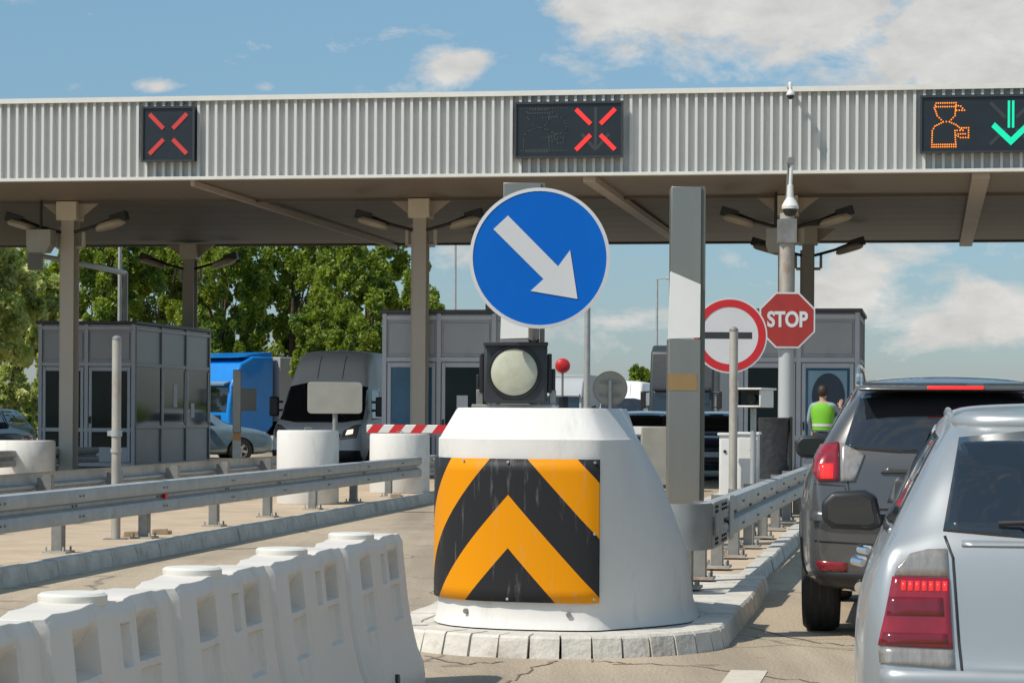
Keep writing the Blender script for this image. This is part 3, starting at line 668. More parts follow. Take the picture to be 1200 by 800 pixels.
build('post', MB().tube([(-.03, .62, -.01), (-.03, .62, zc-.5), (-.03, .12, zc-.15), (-.03, .12, zc+.3)], .038, 12), 'galvd', t)
build('clamp', MB().bb(-.1, .06, .012, .17, zc-.12, zc-.08).bb(-.1, .06, .012, .17, zc+.18, zc+.22), 'galvd', t)

# steel pillars
def pillar(px0, px1, d, ytop, label, flip=1):
    a = P(px0, ytop, d); b = P(px1, ytop, d); w = b.x-a.x; H = a.z-.12
    t = thing('steel_pillar', label, 'steel pillar', ((a.x+b.x)/2, d, .12), 0, 'tall steel pillars on the island')
    zf = lambda py: P(px0, py, d).z-.12
    dpt = .30; h = w/2
    build('upper_case', MB().bb(-h, h, 0, dpt, zf(345), H), 'steel', t, bev=.006)
    build('lower_case', MB().bb(-h-.02, h, -.01, dpt, 0, zf(397)), 'steel', t, bev=.006)
    build('side_channel', MB().bb(h, h+.045, .02, dpt-.02, 0, H+.0), 'stoned', t, bev=.004)
    s = MB(); z0, zA, zB = zf(397), zf(318), zf(333)
    vs = [(-h-.018, -.012, z0), (h-.008, -.012, z0), (h-.008, -.085, zB-.28), (h-.006, .0, zB), (-h, .0, zA), (-h-.012, -.085, zA-.42)]
    vs = [(-h-.022, -.014, z0), (h-.006, -.014, z0+.015), (h-.003, -.006, zB), (-h-.004, -.006, zA)]
    s.add(vs+[(x, y+.35*dpt, z) for x, y, z in vs], [(0, 1, 2, 3), (4, 7, 6, 5), (0, 4, 5, 1), (1, 5, 6, 2), (2, 6, 7, 3), (3, 7, 4, 0)])
    build('sunlit_facet', s, 'steelw', t, smooth=False)  # sunlit reflection painted as a white facet
    build('tape_band', MB().bb(-h-.024, h-.03, -.016, -.008, zf(457), zf(438)), 'brown', t)
    build('base_plate', MB().bb(-h-.1, h+.1, -.08, dpt+.08, -.01, .025), 'galvd', t)
    return t
pillar(787, 822, 24.0, 218.5, 'tall brushed steel pillar with white sunlit facet and brown band, right of the blue sign')
pillar(590, 634, 24.0, 214, 'tall steel pillar standing hidden behind the round blue arrow sign')

# ================================================================ signs right
def disc_sign(name, label, p, r, parts, rz=0, zb_=.12):
    t = thing(name, label, 'road sign', (p.x, p.y, zb_), rz); return t
p = P(855, 393, 29.7); t = thing('prohibition_sign', 'round sign with red ring and black bar, half hidden by the steel pillar', 'road sign', (p.x, p.y, .12), 0)
zc = p.z-.12; r = .452
Mq = Matrix.Translation((0, 0, zc)) @ Matrix.Rotation(rad(90), 4, 'X')
build('face', MB().lathe([(.02, -.01), (r-.012, -.01), (r-.012, .004), (.02, .004)], 64, Mq), 'ringface', t)
build('white_edge', MB().lathe([(r-.02, -.012), (r, -.012), (r, .008), (r-.02, .008)], 64, Mq), 'white', t)
def ring(mb, r0, r1, z0, y0, y1, n=64):
    vs = []
    for y in (y0, y1):
        for rr_ in (r0, r1): vs += [(rr_*math.cos(2*math.pi*i/n), y, z0+rr_*math.sin(2*math.pi*i/n)) for i in range(n)]
    fs = []
    for i in range(n):
        j = (i+1) % n; fs += [(i, j, n+j, n+i), (2*n+i, 3*n+i, 3*n+j, 2*n+j), (n+i, n+j, 3*n+j, 3*n+i), (i, 2*n+i, 2*n+j, j)]
    return mb.add(vs, fs)
build('red_ring', ring(MB(), r*.76, r*.955, zc, -.012, -.006), 'red', t)
build('bar', MB().bb(-.30, .27, -.009, -.005, zc-.04, zc+.04), 'blackm', t)
build('post', MB().cyl((-.35, .05, 0), (-.35, .05, zc+.25), .035), 'galvd', t); build('clamp', MB().bb(-.4, .0, .012, .06, zc-.03, zc+.03), 'galvd', t)
# stop sign + camera mast
p = P(922.5, 375, 40.0); t = thing('stop_sign', 'red octagonal stop sign on a grey pole at the lane island', 'road sign', (p.x, p.y, .12), 0)
zc = p.z-.12; R = .45/math.cos(math.pi/8)
oc = lambda R: [(R*math.cos(math.pi/8+i*math.pi/4), zc+R*math.sin(math.pi/8+i*math.pi/4)) for i in range(8)]
build('border', MB().prism(oc(R), -.012, .01, 'xz'), 'white', t, smooth=False); build('face', MB().prism(oc(R*.94), -.016, -.0125, 'xz'), 'stopred', t, smooth=False)
b_ = text_bm('STOP', .34, .80, .002, .012)
for v in b_.verts: v.co += Vector((0, -.0195, zc))
build('lettering', b_, 'white', t, smooth=False); b_.free()
build('post', MB().cyl((0, .14, 0), (0, .14, zc+.1), .12), 'wh', t)
build('clamp', MB().bb(-.2, .2, .01, .05, zc-.25, zc-.2).bb(-.2, .2, .01, .05, zc+.2, zc+.25), 'galvd', t)
p = P(922, 300, 41.5); t = thing('camera_mast', 'grey steel mast with a dome camera hanging at its top behind the stop sign', 'camera mast', (p.x, p.y, .12), 0)
zt_ = P(922, 250, 41.5).z-.12
build('mast', MB().cyl((0, 0, 0), (0, 0, zt_), .14, .12), 'rust', t)
build('mast_head', MB().bb(-.15, .15, -.15, .15, zt_-.5, zt_-.1), 'galvd', t)
def dome(name, label, px, py, d, s=1.0, arm=None):
    p = P(px, py, d); t = thing(name, label, 'camera', p, 0, 'white dome cameras')
    build('dome', MB().lathe([(.02, -.13*s), (.09*s, -.11*s), (.125*s, -.04*s), (.13*s, 0)], 24), 'blackp', t)
    build('hood', MB().lathe([(.145*s, -.0), (.15*s, .05*s), (.11*s, .13*s), (.06*s, .2*s), (.05*s, .42*s), (.02, .43*s)], 24), 'whitep', t)
    return t
t = dome('dome_camera', 'white dome camera hanging on its rod on top of the grey mast', 926, 245, 41.0, .95)
build('rod', MB().tube([(0, 0, .38), (.02, 0, .8)], .03, 8), 'whitep', t); build('junction', MB().bb(-.06, .06, -.05, .05, .74, .86), 'galvd', t, bev=.01)
build('swan_neck', MB().tube([(0.02, 0, .8), (.02, .2, .86), (.02, .46, .74), (.0, .5, .3), (-.02, .52, -.1)], .02, 8), 'galvd', t)
t = dome('dome_camera', 'white dome camera at the top edge of the ribbed fascia above the stop sign', 926.5, 112, 42.3, .5)
build('bracket', MB().tube([(0, 0, .1), (0, .1, .22), (0, .5, .2)], .03, 8), 'whitep', t)
# grey post in front of the ring sign, rusty
def post(name, label, px, yt, zb_, d, r, m, group=None):
    p = P(px, yt, d); t = thing(name, label, 'post', (p.x, d, zb_), 0, group)
    H = p.z-zb_
    build('tube', MB().cyl((0, 0, 0), (0, 0, H), r, n=24), m, t)
    build('cap', MB().lathe([(r*1.05, H-.01), (r*1.05, H+.01), (r*.6, H+.03), (.005, H+.035)], 24), 'galvd', t)
    build('foot', MB().bb(-.11, .11, -.11, .11, 0, .015), 'galvd', t)
    return t
post('steel_post', 'thin rust-marked steel post in front of the red ring sign', 860, 387, .11, 23.6, .041, 'rust', 'bare steel posts')
ps = post('steel_post', 'tall pale weathered steel post behind the left guardrail', 137, 397, .12, 24.4, .046, 'rust', 'bare steel posts')
build('clamp', MB().cyl((0, 0, 1.02), (0, 0, 1.08), .058).box((-.06, 0, 1.05), (.05, .05, .05)), 'galv', ps); build('clamp', MB().cyl((0, 0, .86), (0, 0, .90), .055), 'rust', ps)
for px_, py_, lab in ((153, 629, 'loose tan paving stone left of the guardrail post foot'), (186, 626, 'loose tan paving stone behind the guardrail post foot'), (462, 583, 'loose tan paving stone beside the further concrete drum')):
    g_ = G(px_, py_, .125); s_ = thing('paving_stone', lab, 'paving stone', (g_.x, g_.y, .128), .4, 'loose paving stones')
    build('stone', MB().box((0, 0, .03), (.17, .10, .06)), 'tan', s_, bev=.008); build('chipped_corner', MB().box((.10, .03, .02), (.08, .06, .04), Matrix.Rotation(.5, 3, 'Z')), 'tan', s_, bev=.008)
# CCTV housing on pole
p = P(883, 467, 25.5); t = thing('lane_camera', 'boxy white camera housing on a thin pole behind the guardrail', 'camera', (p.x, p.y, .11), rad(-25))
z = p.z-.11
build('pole', MB().cyl((0, 0, 0), (0, 0, z-.1), .03), 'galv', t)
mbx = MB(); h_ = .09
mbx.bb(-.17, .17, -.24, .24, h_+z-.0, h_+z+.02).bb(-.15, -.13, -.2, .2, z-h_, z+h_).bb(.13, .15, -.2, .2, z-h_, z+h_).bb(-.13, .13, -.2, .2, z-h_, z-h_+.02).bb(-.13, .13, .1, .2, z-h_+.02, z+h_)
build('housing', mbx, 'whitep', t, bev=.006)
build('lens_plate', MB().bb(-.125, .125, -.10, -.08, z-.068, z+.085), 'glassd', t); build('lens_ring', MB().cyl((.03, -.10, z), (.03, -.15, z), .045), 'blackp', t)
build('base_plate', MB().bb(-.12, .12, -.12, .12, 0, .015), 'galvd', t)
# cabinets and bin
def cabinet(px0, px1, yt, d, label):
    a = P(px0, yt, d); b = P(px1, yt, d); t = thing('control_cabinet', label, 'cabinet', ((a.x+b.x)/2, d, .11), PA, 'white cabinets on the right island')
    w = b.x-a.x; H = a.z-.11
    build('case', MB().bb(-w/2, w/2, 0, .35, .03, H-.02), 'whitep', t, bev=.01); build('top', MB().bb(-w/2-.02, w/2+.02, -.02, .37, H-.02, H+.01), 'whitep', t, bev=.005)
    dd = build('door', MB().bb(-w/2+.02, w/2-.02, -.012, -.002, .08, H-.06), 'whitep', t, bev=.003); build('lock', MB().cyl((w/2-.07, -.012, H-.2), (w/2-.07, -.025, H-.2), .018, n=12), 'blackp', dd)
    build('plinth', MB().bb(-w/2+.01, w/2-.01, .01, .34, 0, .03), 'galvd', t)
cabinet(843, 857, 508, 28.0, 'narrow white cabinet left of the rusty post')
cabinet(864, 888, 507, 28.5, 'wider white cabinet right of the rusty post, below the camera housing')
p = P(908, 490, 31); t = thing('litter_bin', 'round litter bin lined with a black bag on the island', 'bin', (p.x, p.y, .11), 0)
H = p.z-.11; mb = MB()
pr = []
n = 28; vs = []; lv = [(0, .17), (.05, .18), (.3, .185), (H*.55, .19), (H*.8, .2), (H-.04, .205), (H, .215), (H+.01, .20), (H-.06, .19)]
rn = random.Random(5)
for z, r in lv: vs += [((r+rn.uniform(-.012, .012))*math.cos(2*math.pi*i/n), (r+rn.uniform(-.012, .012))*math.sin(2*math.pi*i/n), z) for i in range(n)]
mb.add(vs, [(j*n+i, j*n+(i+1) % n, (j+1)*n+(i+1) % n, (j+1)*n+i) for j in range(len(lv)-1) for i in range(n)]+[tuple(range((len(lv)-1)*n, len(lv)*n))])
build('bag', mb, 'bag', t); build('stand', MB().cyl((0, 0, 0), (0, 0, .03), .2).cyl((.19, -.12, 0), (.19, -.12, H+.02), .02), 'blackp', t)

# ================================================================ left island items
def buffer_drum(px0, px1, yt, d, label, oct_=True):
    a = P(px0, yt, d); b = P(px1, yt, d); r = (b.x-a.x)/2; t = thing('concrete_drum', label, 'concrete drum', ((a.x+b.x)/2, d+r, .13), .2, 'white concrete drums protecting the islands')
    H = a.z-.13; n = 14 if oct_ else 40
    build('body', MB().lathe([(r*.98, 0), (r, .02), (r, H-.03), (r*.97, H), (.05, H+.002)], n), 'cement', t)
    build('lifting_eye', MB().tube([(-.05, 0, H), (-.04, 0, H+.035), (.04, 0, H+.035), (.05, 0, H)], .008, 6), 'galvd', t)
    return t
buffer_drum(321, 395, 504, 33.6, 'white faceted concrete drum left, behind the guardrail and near the blank sign')
buffer_drum(431, 503, 508, 38.4, 'white concrete drum beneath the red and white boom arm')
buffer_drum(-14, 58, 516, 47.0, 'pale concrete drum at the far left edge before the left booth', False)
p = P(392.5, 466, 33.9); t = thing('blank_sign', 'blank beige rounded sign seen from behind on a thin pole', 'road sign', (p.x, p.y, .13), 0)
z = p.z-.13; w, h = .375, .215; c = .05
poly = []
for cx, cz, a0 in ((w-c, h-c, 0), (-w+c, h-c, 90), (-w+c, -h+c, 180), (w-c, -h+c, 270)):
    poly += [(cx+c*math.cos(rad(a0+q)), z+cz+c*math.sin(rad(a0+q))) for q in (0, 30, 60, 90)]
build('plate', MB().prism(poly, -.015, 0, 'xz'), 'signback', t, bev=.004); build('edge_rail', MB().bb(-w+.04, w-.04, .0, .02, z+h*.4, z+h*.55).bb(-w+.04, w-.04, .0, .02, z-h*.55, z-h*.4), 'galvd', t)
build('pole', MB().cyl((0, .045, 0), (0, .045, z+h*.6), .035), 'galvd', t)
# boom barrier
p0 = P(430, 502, 45.0); t = thing('boom_barrier', 'red and white striped boom arm lowered across the lane beside the middle booth', 'boom barrier', (p0.x, p0.y, p0.z), 0)
wp = Vector((5.0, -.75, .05)); Lb = wp.length; ang = math.atan2(wp.y, wp.x)
bo = build('arm', MB().bb(0, Lb, -.04, .04, -.075, .075), 'whitep', t, rz=ang, bev=.01)
mb = MB(); s = .2
xx = .0
while xx < Lb-.3:
    mb.prism([(xx, -.077), (xx+.2, -.077), (xx+.32, .077), (xx+.12, .077)], -.0425, .0425, 'xz'); xx += .4
build('stripes', mb, 'red', t, rz=ang, smooth=False)
e = wp
build('cabinet', MB().box((e.x+.22, e.y+.1, -.45+.0), (.55, .40, 1.05)), 'signback', t, bev=.02)

# ================================================================ guardrails
def wprof(s):                                         # offset outwards, height (bottom to top)
    return [(0.0, -.160), (.03, -.157), (.074, -.150), (.082, -.135), (.080, -.055), (.070, -.036), (.014, -.014), (.010, 0), (.014, .014), (.070, .036), (.080, .055), (.082, .135), (.074, .150), (.03, .157), (0, .160)]
def guardrail(label, pts, side, zt_, posts, group='galvanised guardrails', zi=.125, reflector=None, endplate=False, postpts=None):
    """pts 2D polyline in the world; side = +1 the face points right of travel"""
    pts = [Vector(p) for p in pts]; zc = zt_-.155
    t = thing('guardrail', label, 'guardrail', (pts[0].x, pts[0].y, zi), 0, group); o = Vector((pts[0].x, pts[0].y))
    q = [p-o for p in pts]; nrm = []
    for i in range(len(q)):
        d = (q[min(i+1, len(q)-1)]-q[max(i-1, 0)]).normalized(); nrm.append(Vector((d.y, -d.x))*side)
    pr = wprof(1); vs = []; k = len(pr)
    for th in (0, -.006):
        for p, n_ in zip(q, nrm): vs += [(p.x+n_.x*(a+th), p.y+n_.y*(a+th), zc-zi+b) for a, b in pr]
    m_ = len(q); fs = []
    for lay in (0, 1):
        o_ = lay*m_*k
        fs += [(o_+j*k+i, o_+j*k+i+1, o_+(j+1)*k+i+1, o_+(j+1)*k+i) for j in range(m_-1) for i in range(k-1)]
    for j in range(m_-1):
        for i in (0, k-1): fs.append((j*k+i, (j+1)*k+i, m_*k+(j+1)*k+i, m_*k+j*k+i))
    build('rail_beam', MB().add(vs, fs), 'galv', t)
    # posts every so often along the polyline
    seg = [(a, b, (b-a).length) for a, b in zip(q[:-1], q[1:])]; tot_ = sum(s[2] for s in seg)
    def at(dist):
        for a, b, l_ in seg:
            if dist <= l_: d = (b-a).normalized(); return a+d*dist, d
            dist -= l_
        d = (seg[-1][1]-seg[-1][0]).normalized(); return seg[-1][1], d
    bolts = MB()
    for s in posts:
        p, d = at(s); n_ = Vector((d.y, -d.x))*side; ang = math.atan2(d.y, d.x)
        R3 = Matrix.Rotation(ang, 3, 'Z'); top = zt_-zi-.02
        c = p - n_*.13
        mbp = MB()
        # C-section post (open towards travel)
        for (lx, ly, sx, sy) in ((0, .045*side, .10, .008), (0, -.045*side, .10, .008), (-.05, 0, .008, .09)):
            v = R3 @ Vector((lx, ly, 0)); mbp.box((c.x+v.x, c.y+v.y, top/2), (sx, sy, top), R3)
        po = build('post', mbp, 'galvd', t, smooth=False)
        fp = MB().box((c.x, c.y, .012), (.26, .22, .018), R3)
        for lx in (-.1, .1):
            for ly in (-.08, .08):
                v = R3 @ Vector((lx, ly, 0)); fp.cyl((c.x+v.x, c.y+v.y, .02), (c.x+v.x, c.y+v.y, .06), .010, n=6)
        build('foot_plate', fp, 'rust', po, smooth=False)
        v = p - n_*.045; build('spacer', MB().box((v.x, v.y, zc-zi), (.06, .085, .2), R3), 'galvd', po)
        for ds in (-.05, .05):
            for dz in (-.09, .09, 0):
                pp, dd = at(max(0, s+ds)); y = pp + n_*(.08 if dz else .012); y2 = pp+n_*(.094 if dz else .026)
                bolts.cyl((y.x, y.y, zc-zi+dz), (y2.x, y2.y, zc-zi+dz), .011, n=6)
    build('bolts', bolts, 'galvd', t, smooth=False)
    if reflector:
        p, d = at(reflector); n_ = Vector((d.y, -d.x))*side; R3 = Matrix.Rotation(math.atan2(d.y, d.x), 3, 'Z')
        v = p+n_*.03; build('reflector', MB().box((v.x, v.y, zc-zi), (.11, .05, .06), R3), 'red', t, bev=.004)
        v = p-n_*.002; build('splice_plate', MB().box((v.x+n_.x*.081, v.y+n_.y*.081, zc-zi+.0875), (.32, .006, .04), R3).box((v.x+n_.x*.081, v.y+n_.y*.081, zc-zi-.0875), (.32, .006, .04), R3), 'galv', t)
    return t
rl = [(RE(Y)-.28, Y) for Y in (8, 12, 16, 20, 24, 28, 32, 36, 40)]
def dist_for(Y): return (Y-8)*math.hypot(1, .146)
guardrail('long galvanised guardrail along the near kerb of the left island with a red reflector', rl, 1, .70, [dist_for(Y) for Y in (10, 12, 14, 16, 18, 20, 22, 24.6, 27.2, 29.6, 32, 34.5, 37, 39.5)], reflector=dist_for(24.75))
rl2 = [(RE(Y)-2.45, Y) for Y in (8, 12, 16, 20, 24, 28, 32, 36, 40)]
guardrail('guardrail along the far side of the left island, seen from behind', rl2, -1, .70, [dist_for(Y) for Y in (14, 17, 20, 22.5, 25, 27.5, 30, 32.5, 35, 37.5)])
guardrail('distant low guardrail in the shade before the left booth', [(LE(Y)-.3, Y) for Y in (38, 42, 47, 52)], 1, .62, [1, 4, 7, 10, 13])
# right guardrail with wrap-around end
def RR(Y): return (P(0, 0, 1).x*0 + 1.70+.176*(Y-19.7), Y)
e0 = RR(17.75)
rr_ = []
cen = Vector((e0[0]-.22, e0[1]+.02))
for a in (-200, -175, -150, -125, -100, -75, -50, -30, -12):
    rr_.append((cen.x+.21*math.cos(rad(a)), cen.y+.21*math.sin(rad(a))))
rr_ += [RR(Y) for Y in (17.9, 18.6, 19.7, 22, 24, 26, 28, 30, 33, 36, 40)]
arc_len = sum((Vector(b)-Vector(a)).length for a, b in zip(rr_[:9], rr_[1:10]))
guardrail('galvanised guardrail with rounded wrap-around end beside the dark grey car', rr_, 1, .75, [.15, arc_len+.12, arc_len+1.15, arc_len+2.6, arc_len+4.2, arc_len+5.9, arc_len+7.7, arc_len+9.6, arc_len+11.5, arc_len+13.6, arc_len+15.8, arc_len+18])
x_ = Vector(RR(20.75)); t_ = [o for o in bpy.data.objects if o.name.startswith('guardrail')][-1]
# overlapping splice shoe
gr = t_
R3 = Matrix.Rotation(math.atan2(1, .176), 3, 'Z'); o2 = Vector((gr.location.x, gr.location.y)); nn_ = Vector((1, -.176)).normalized()
v = Vector(RR(19.3))-o2+nn_*.085
build('splice_shoe', MB().box((v.x, v.y, .75-.125-.155), (.34, .012, .34), R3), 'galv', gr, bev=.004)
zc_ = .75-.125-.155
v = Vector(RR(18.3))-o2+nn_*.088
for dz, hh_ in ((.115, .10), (-.115, .10)): build('end_plate', MB().box((v.x, v.y, zc_+dz), (1.1, .012, hh_), R3), 'galv', gr, bev=.003)
build('end_plate', MB().box((v.x-.04, v.y-.45, zc_), (.2, .012, .13), R3), 'galv', gr, bev=.002)
arcp = [Vector(p) for p in rr_[:11]]; vs = []
for i_, p_ in enumerate(arcp):
    d_ = (arcp[min(i_+1, 10)]-arcp[max(i_-1, 0)]).normalized(); q_ = p_-o2+Vector((d_.y, -d_.x))*.090; q2_ = p_-o2+Vector((d_.y, -d_.x))*.083
    vs += [(q_.x, q_.y, zc_-.165), (q_.x, q_.y, zc_+.165), (q2_.x, q2_.y, zc_+.165), (q2_.x, q2_.y, zc_-.165)]
fs = [(4*i_+k_, 4*i_+(k_+1) % 4, 4*i_+4+(k_+1) % 4, 4*i_+4+k_) for i_ in range(10) for k_ in range(4)] + [(0, 1, 2, 3), (40, 41, 42, 43)]
build('end_shoe', MB().add(vs, fs), 'galv', gr)
bl = MB()
for s_ in (-.42, -.3, .1, .25, .4):
    for dz in (-.12, -.09, .09, .12):
        q_ = v+Vector((.176, 1)).normalized()*s_+nn_*.006; bl.cyl((q_.x, q_.y, zc_+dz*1.1), (q_.x+nn_.x*.012, q_.y+nn_.y*.012, zc_+dz*1.1), .012, n=6)
build('end_bolts', bl, 'blackp', gr)
# ================================================================ water barriers
def water_barrier_mesh():
    Lm = 1.33; H = .775
    ucuts = [0, .004, .03, .10, .17, .182, .195, .30, .39, .402, .414, .45, .5, .55, .64, .652, .664, .72, .732, .745, .81, .822, .835, .92, 1.02, 1.032, 1.044, 1.1, 1.2, 1.29, 1.326, Lm]
    zc = [0, .03, .06, .12, .2, .3, .355, .365, .45, .52, .53, .555, .567, .58, .63, .68, .692, .704, .72, .74, .762, H]
    def half(z):
        pts = [(0, .235), (.10, .235), (.22, .185), (.42, .145), (.70, .115), (.765, .11), (.8, .095)]
        for (a, p), (b, q) in zip(pts[:-1], pts[1:]):
            if z <= b: return p+(q-p)*(z-a)/(b-a)
        return .095
    def inr(u, a, b): return a < u < b
    def rec(u, z):
        r = 0
        for a, b in ((.175, .41), (.815, 1.04)):
            if inr(u, a, b):
                if .56 < z < .712: r = max(r, .085*min(1, (.712-z)/.07))
                elif .36 < z < .525: r = max(r, .024)
        if inr(u, .65, .735) and .56 < z < .70: r = max(r, .035)
        if u < .02 or u > Lm-.02: r += .03
        # flutes between modules
        if inr(u, .43, .57): r -= 0
        if u < .12 or u > 1.21: r += .02
        if z > .755: r += .012
        return r
    def ztop(u): return H - .012*(1 if (u < .06 or u > Lm-.06) else 0) + .008*(1 if .38 < u < .62 else 0) + .006*(1 if .76 < u < 1.05 else 0) - .006*(1 if inr(u, .655, .735) else 0)
    mb = MB(); k = len(zc)
    vs = []
    for u in ucuts:
        sc = ztop(u)/H
        for z in zc: vs.append((half(z)-rec(u, z), u, z*sc))
        for z in reversed(zc): vs.append((-(half(z)-rec(u, z)), u, z*sc))
    K2 = 2*k; fs = []; hole = []
    iz = [i for i in range(k-1) if zc[i] >= .566 and zc[i+1] <= .681]
    hj = [j for j in range(len(ucuts)-1) if (.194 <= ucuts[j] and ucuts[j+1] <= .301) or (.834 <= ucuts[j] and ucuts[j+1] <= .921)]
    L_ = lambda j, i: j*K2+i; R_ = lambda j, i: j*K2+(2*k-1-i)
    for j in range(len(ucuts)-1):
        for i in range(K2):
            if j in hj and (i in iz or (2*k-2-i) in iz): continue
            fs.append((j*K2+i, j*K2+(i+1) % K2, (j+1)*K2+(i+1) % K2, (j+1)*K2+i))
        if j in hj:
            for i in (iz[0], iz[-1]+1): fs.append((L_(j, i), L_(j+1, i), R_(j+1, i), R_(j, i)))
            if j-1 not in hj:
                for i in iz: fs.append((L_(j, i), L_(j, i+1), R_(j, i+1), R_(j, i)))
            if j+1 not in hj:
                for i in iz: fs.append((L_(j+1, i), L_(j+1, i+1), R_(j+1, i+1), R_(j+1, i)))
    fs += [tuple(range(K2)), tuple(range((len(ucuts)-1)*K2, len(ucuts)*K2))]
    return mb.add(vs, fs)
b0 = Vector((-2.574-.105, 0))
labs = ['white water-filled barrier cut by the left frame edge, nearest of the row', 'second white water-filled barrier from the left, with its round lid in view', 'third white water-filled barrier from the left, mid row', 'fourth white water-filled barrier from the left, before the last one', 'last white water-filled barrier of the row, beside the chevron block']
bar0 = None
for i in range(5):
    Y = 6.155+i*1.345
    Xc = b0.x + .158*Y
    if bar0 is None:
        bar0 = thing('water_barrier', labs[0], 'barrier', (Xc, Y, 0), -math.atan(.158), 'white water-filled barriers in a row')
        build('body', water_barrier_mesh(), 'plast', bar0, bev=.004, bseg=2)
        ld = build('lid', MB().lathe([(.105, .77), (.112, .785), (.112, .803), (.10, .811), (.03, .813)], 32, Matrix.Translation((0, .5, 0))), 'lid', bar0)
        build('drain_plug', MB().cyl((.225, .5, .1), (.242, .5, .1), .03, n=16), 'blackp', bar0)
    else: dup(bar0, (Xc, Y, 0), labs and None, labs[i])
# ================================================================ vehicles
def loft(K, ys, boolean=None):
    """K: dict of keyframe arrays over K['y']; returns evaluated bmesh of the closed body"""
    g = lambda k, y: float(np.interp(y, K['y'], K[k])) if k in K else None
    bm = bmesh.new(); rings = []
    for y in ys:
        w, zb_, zc = g('w', y), g('zb', y), g('zc', y); wb, wr = g('wb', y), g('wr', y)
        sh = min(K['sh'], zc-.05); be = min(K['be'], zc-.025); zr = max(zc-K.get('crown', .05), be+.005); mid = (be+zr)/2
        low = zb_+.05; z3 = min(zb_+.22, sh-.02)
        H = [(0, zb_), (w*.65, zb_), (w*.96, low), (w*1.0, z3), (w*1.0, (z3+sh)/2), (w*.985, sh), (wb, be), ((wb+wr)/2+.012, mid), (wr, zr), (wr*.86, zr+(zc-zr)*.62), (wr*.45, zc-.008), (0, zc)]
        row = [bm.verts.new((x, y, z)) for x, z in H] + [bm.verts.new((-x, y, z)) for x, z in reversed(H[1:-1])]
        rings.append(row)
    n = len(rings[0])
    for a, b in zip(rings[:-1], rings[1:]):
        for i in range(n): bm.faces.new([a[i], a[(i+1) % n], b[(i+1) % n], b[i]])
    for r, fl in ((rings[0], 1), (rings[-1], 0)):
        # cap as strips between left and right halves
        h = 11
        for i in range(h):
            a, b = r[i], r[i+1]; c, d = r[(n-i-1) % n], r[(n-i) % n]
            vs = []
            for v in (a, b, c, d):
                if v not in vs: vs.append(v)
            if len(vs) >= 3: bm.faces.new(vs)
    bmesh.ops.recalc_face_normals(bm, faces=bm.faces)
    me = bpy.data.meshes.new('t'); bm.to_mesh(me); bm.free()
    o = bpy.data.objects.new('t', me); COL.objects.link(o); s = o.modifiers.new('s', 'SUBSURF'); s.levels = 2; s.render_levels = 2
    cut = None
    if boolean:
        cm = MB()
        for (y, r) in boolean:
            for sx in (-1, 1):
                cm.cyl((sx*.56, y, r-.02), (sx*1.4, y, r-.02), r*1.0+.045, n=40)
        cme = bpy.data.meshes.new('c'); cme.from_pydata(cm.v, [], cm.f); cut = bpy.data.objects.new('c', cme); COL.objects.link(cut)
        b2 = bmesh.new(); b2.from_mesh(cme); bmesh.ops.recalc_face_normals(b2, faces=b2.faces); b2.to_mesh(cme); b2.free()
        b = o.modifiers.new('b', 'BOOLEAN'); b.object = cut; b.operation = 'DIFFERENCE'; b.solver = 'EXACT'
    bpy.context.view_layer.update(); dg = bpy.context.evaluated_depsgraph_get(); ev = o.evaluated_get(dg); m2 = ev.to_mesh()
    r = bmesh.new(); r.from_mesh(m2); ev.to_mesh_clear(); bpy.data.objects.remove(o)
    if cut: bpy.data.objects.remove(cut)
    return r
def patch(name, poly, bvh, view, m, parent, offset=.004, th=.006, res=.05, smooth=True):
    bm = bmesh.new(); vs = [bm.verts.new((a, 0, b)) for a, b in poly]; f = bm.faces.new(vs)
    bmesh.ops.triangulate(bm, faces=[f])
    a0, a1 = min(p[0] for p in poly), max(p[0] for p in poly); b0_, b1_ = min(p[1] for p in poly), max(p[1] for p in poly)
    for lo, hi, no in ((a0, a1, (1, 0, 0)), (b0_, b1_, (0, 0, 1))):
        k = int((hi-lo)/res)
        for i in range(1, k+1):
            c = lo+(hi-lo)*i/(k+1); bmesh.ops.bisect_plane(bm, geom=bm.verts[:]+bm.edges[:]+bm.faces[:], plane_co=Vector(no)*c, plane_no=no)
    for v in bm.verts:
        a, b = v.co.x, v.co.z
        if view == 'back': o, d = Vector((a, -3, b)), Vector((0, 1, 0))
        elif view == 'front': o, d = Vector((a, 12, b)), Vector((0, -1, 0))
        elif view == 'left': o, d = Vector((-4, a, b)), Vector((1, 0, 0))
        elif view == 'right': o, d = Vector((4, a, b)), Vector((-1, 0, 0))
        h = bvh.ray_cast(o, d); 
        if h[0] is None: h = bvh.find_nearest(v.co if view in ('x',) else o+d*3.2)
        n_ = h[1]; 
        if n_.dot(d) > 0: n_ = -n_
        v.co = h[0]+n_*offset - d*0
    bmesh.ops.recalc_face_normals(bm, faces=bm.faces)
    bm.normal_update(); s = sum((f.normal.dot(d) for f in bm.faces))
    if s > 0: bmesh.ops.reverse_faces(bm, faces=bm.faces)
    me = bpy.data.meshes.new(name); bm.to_mesh(me); bm.free(); me.materials.append(Mt[m])
    for p in me.polygons: p.use_smooth = smooth
    o = bpy.data.objects.new(name, me); COL.objects.link(o); o.parent = parent
    so = o.modifiers.new('s', 'SOLIDIFY'); so.thickness = th+offset; so.offset = -1
    return o
def line_poly(pts, w):
    pts = [Vector(p) for p in pts]; L_, R_ = [], []
    for i, p in enumerate(pts):
        d = (pts[min(i+1, len(pts)-1)]-pts[max(i-1, 0)]).normalized(); n_ = Vector((-d.y, d.x))*w/2; L_.append(tuple(p+n_)); R_.append(tuple(p-n_))
    return L_+R_[::-1]
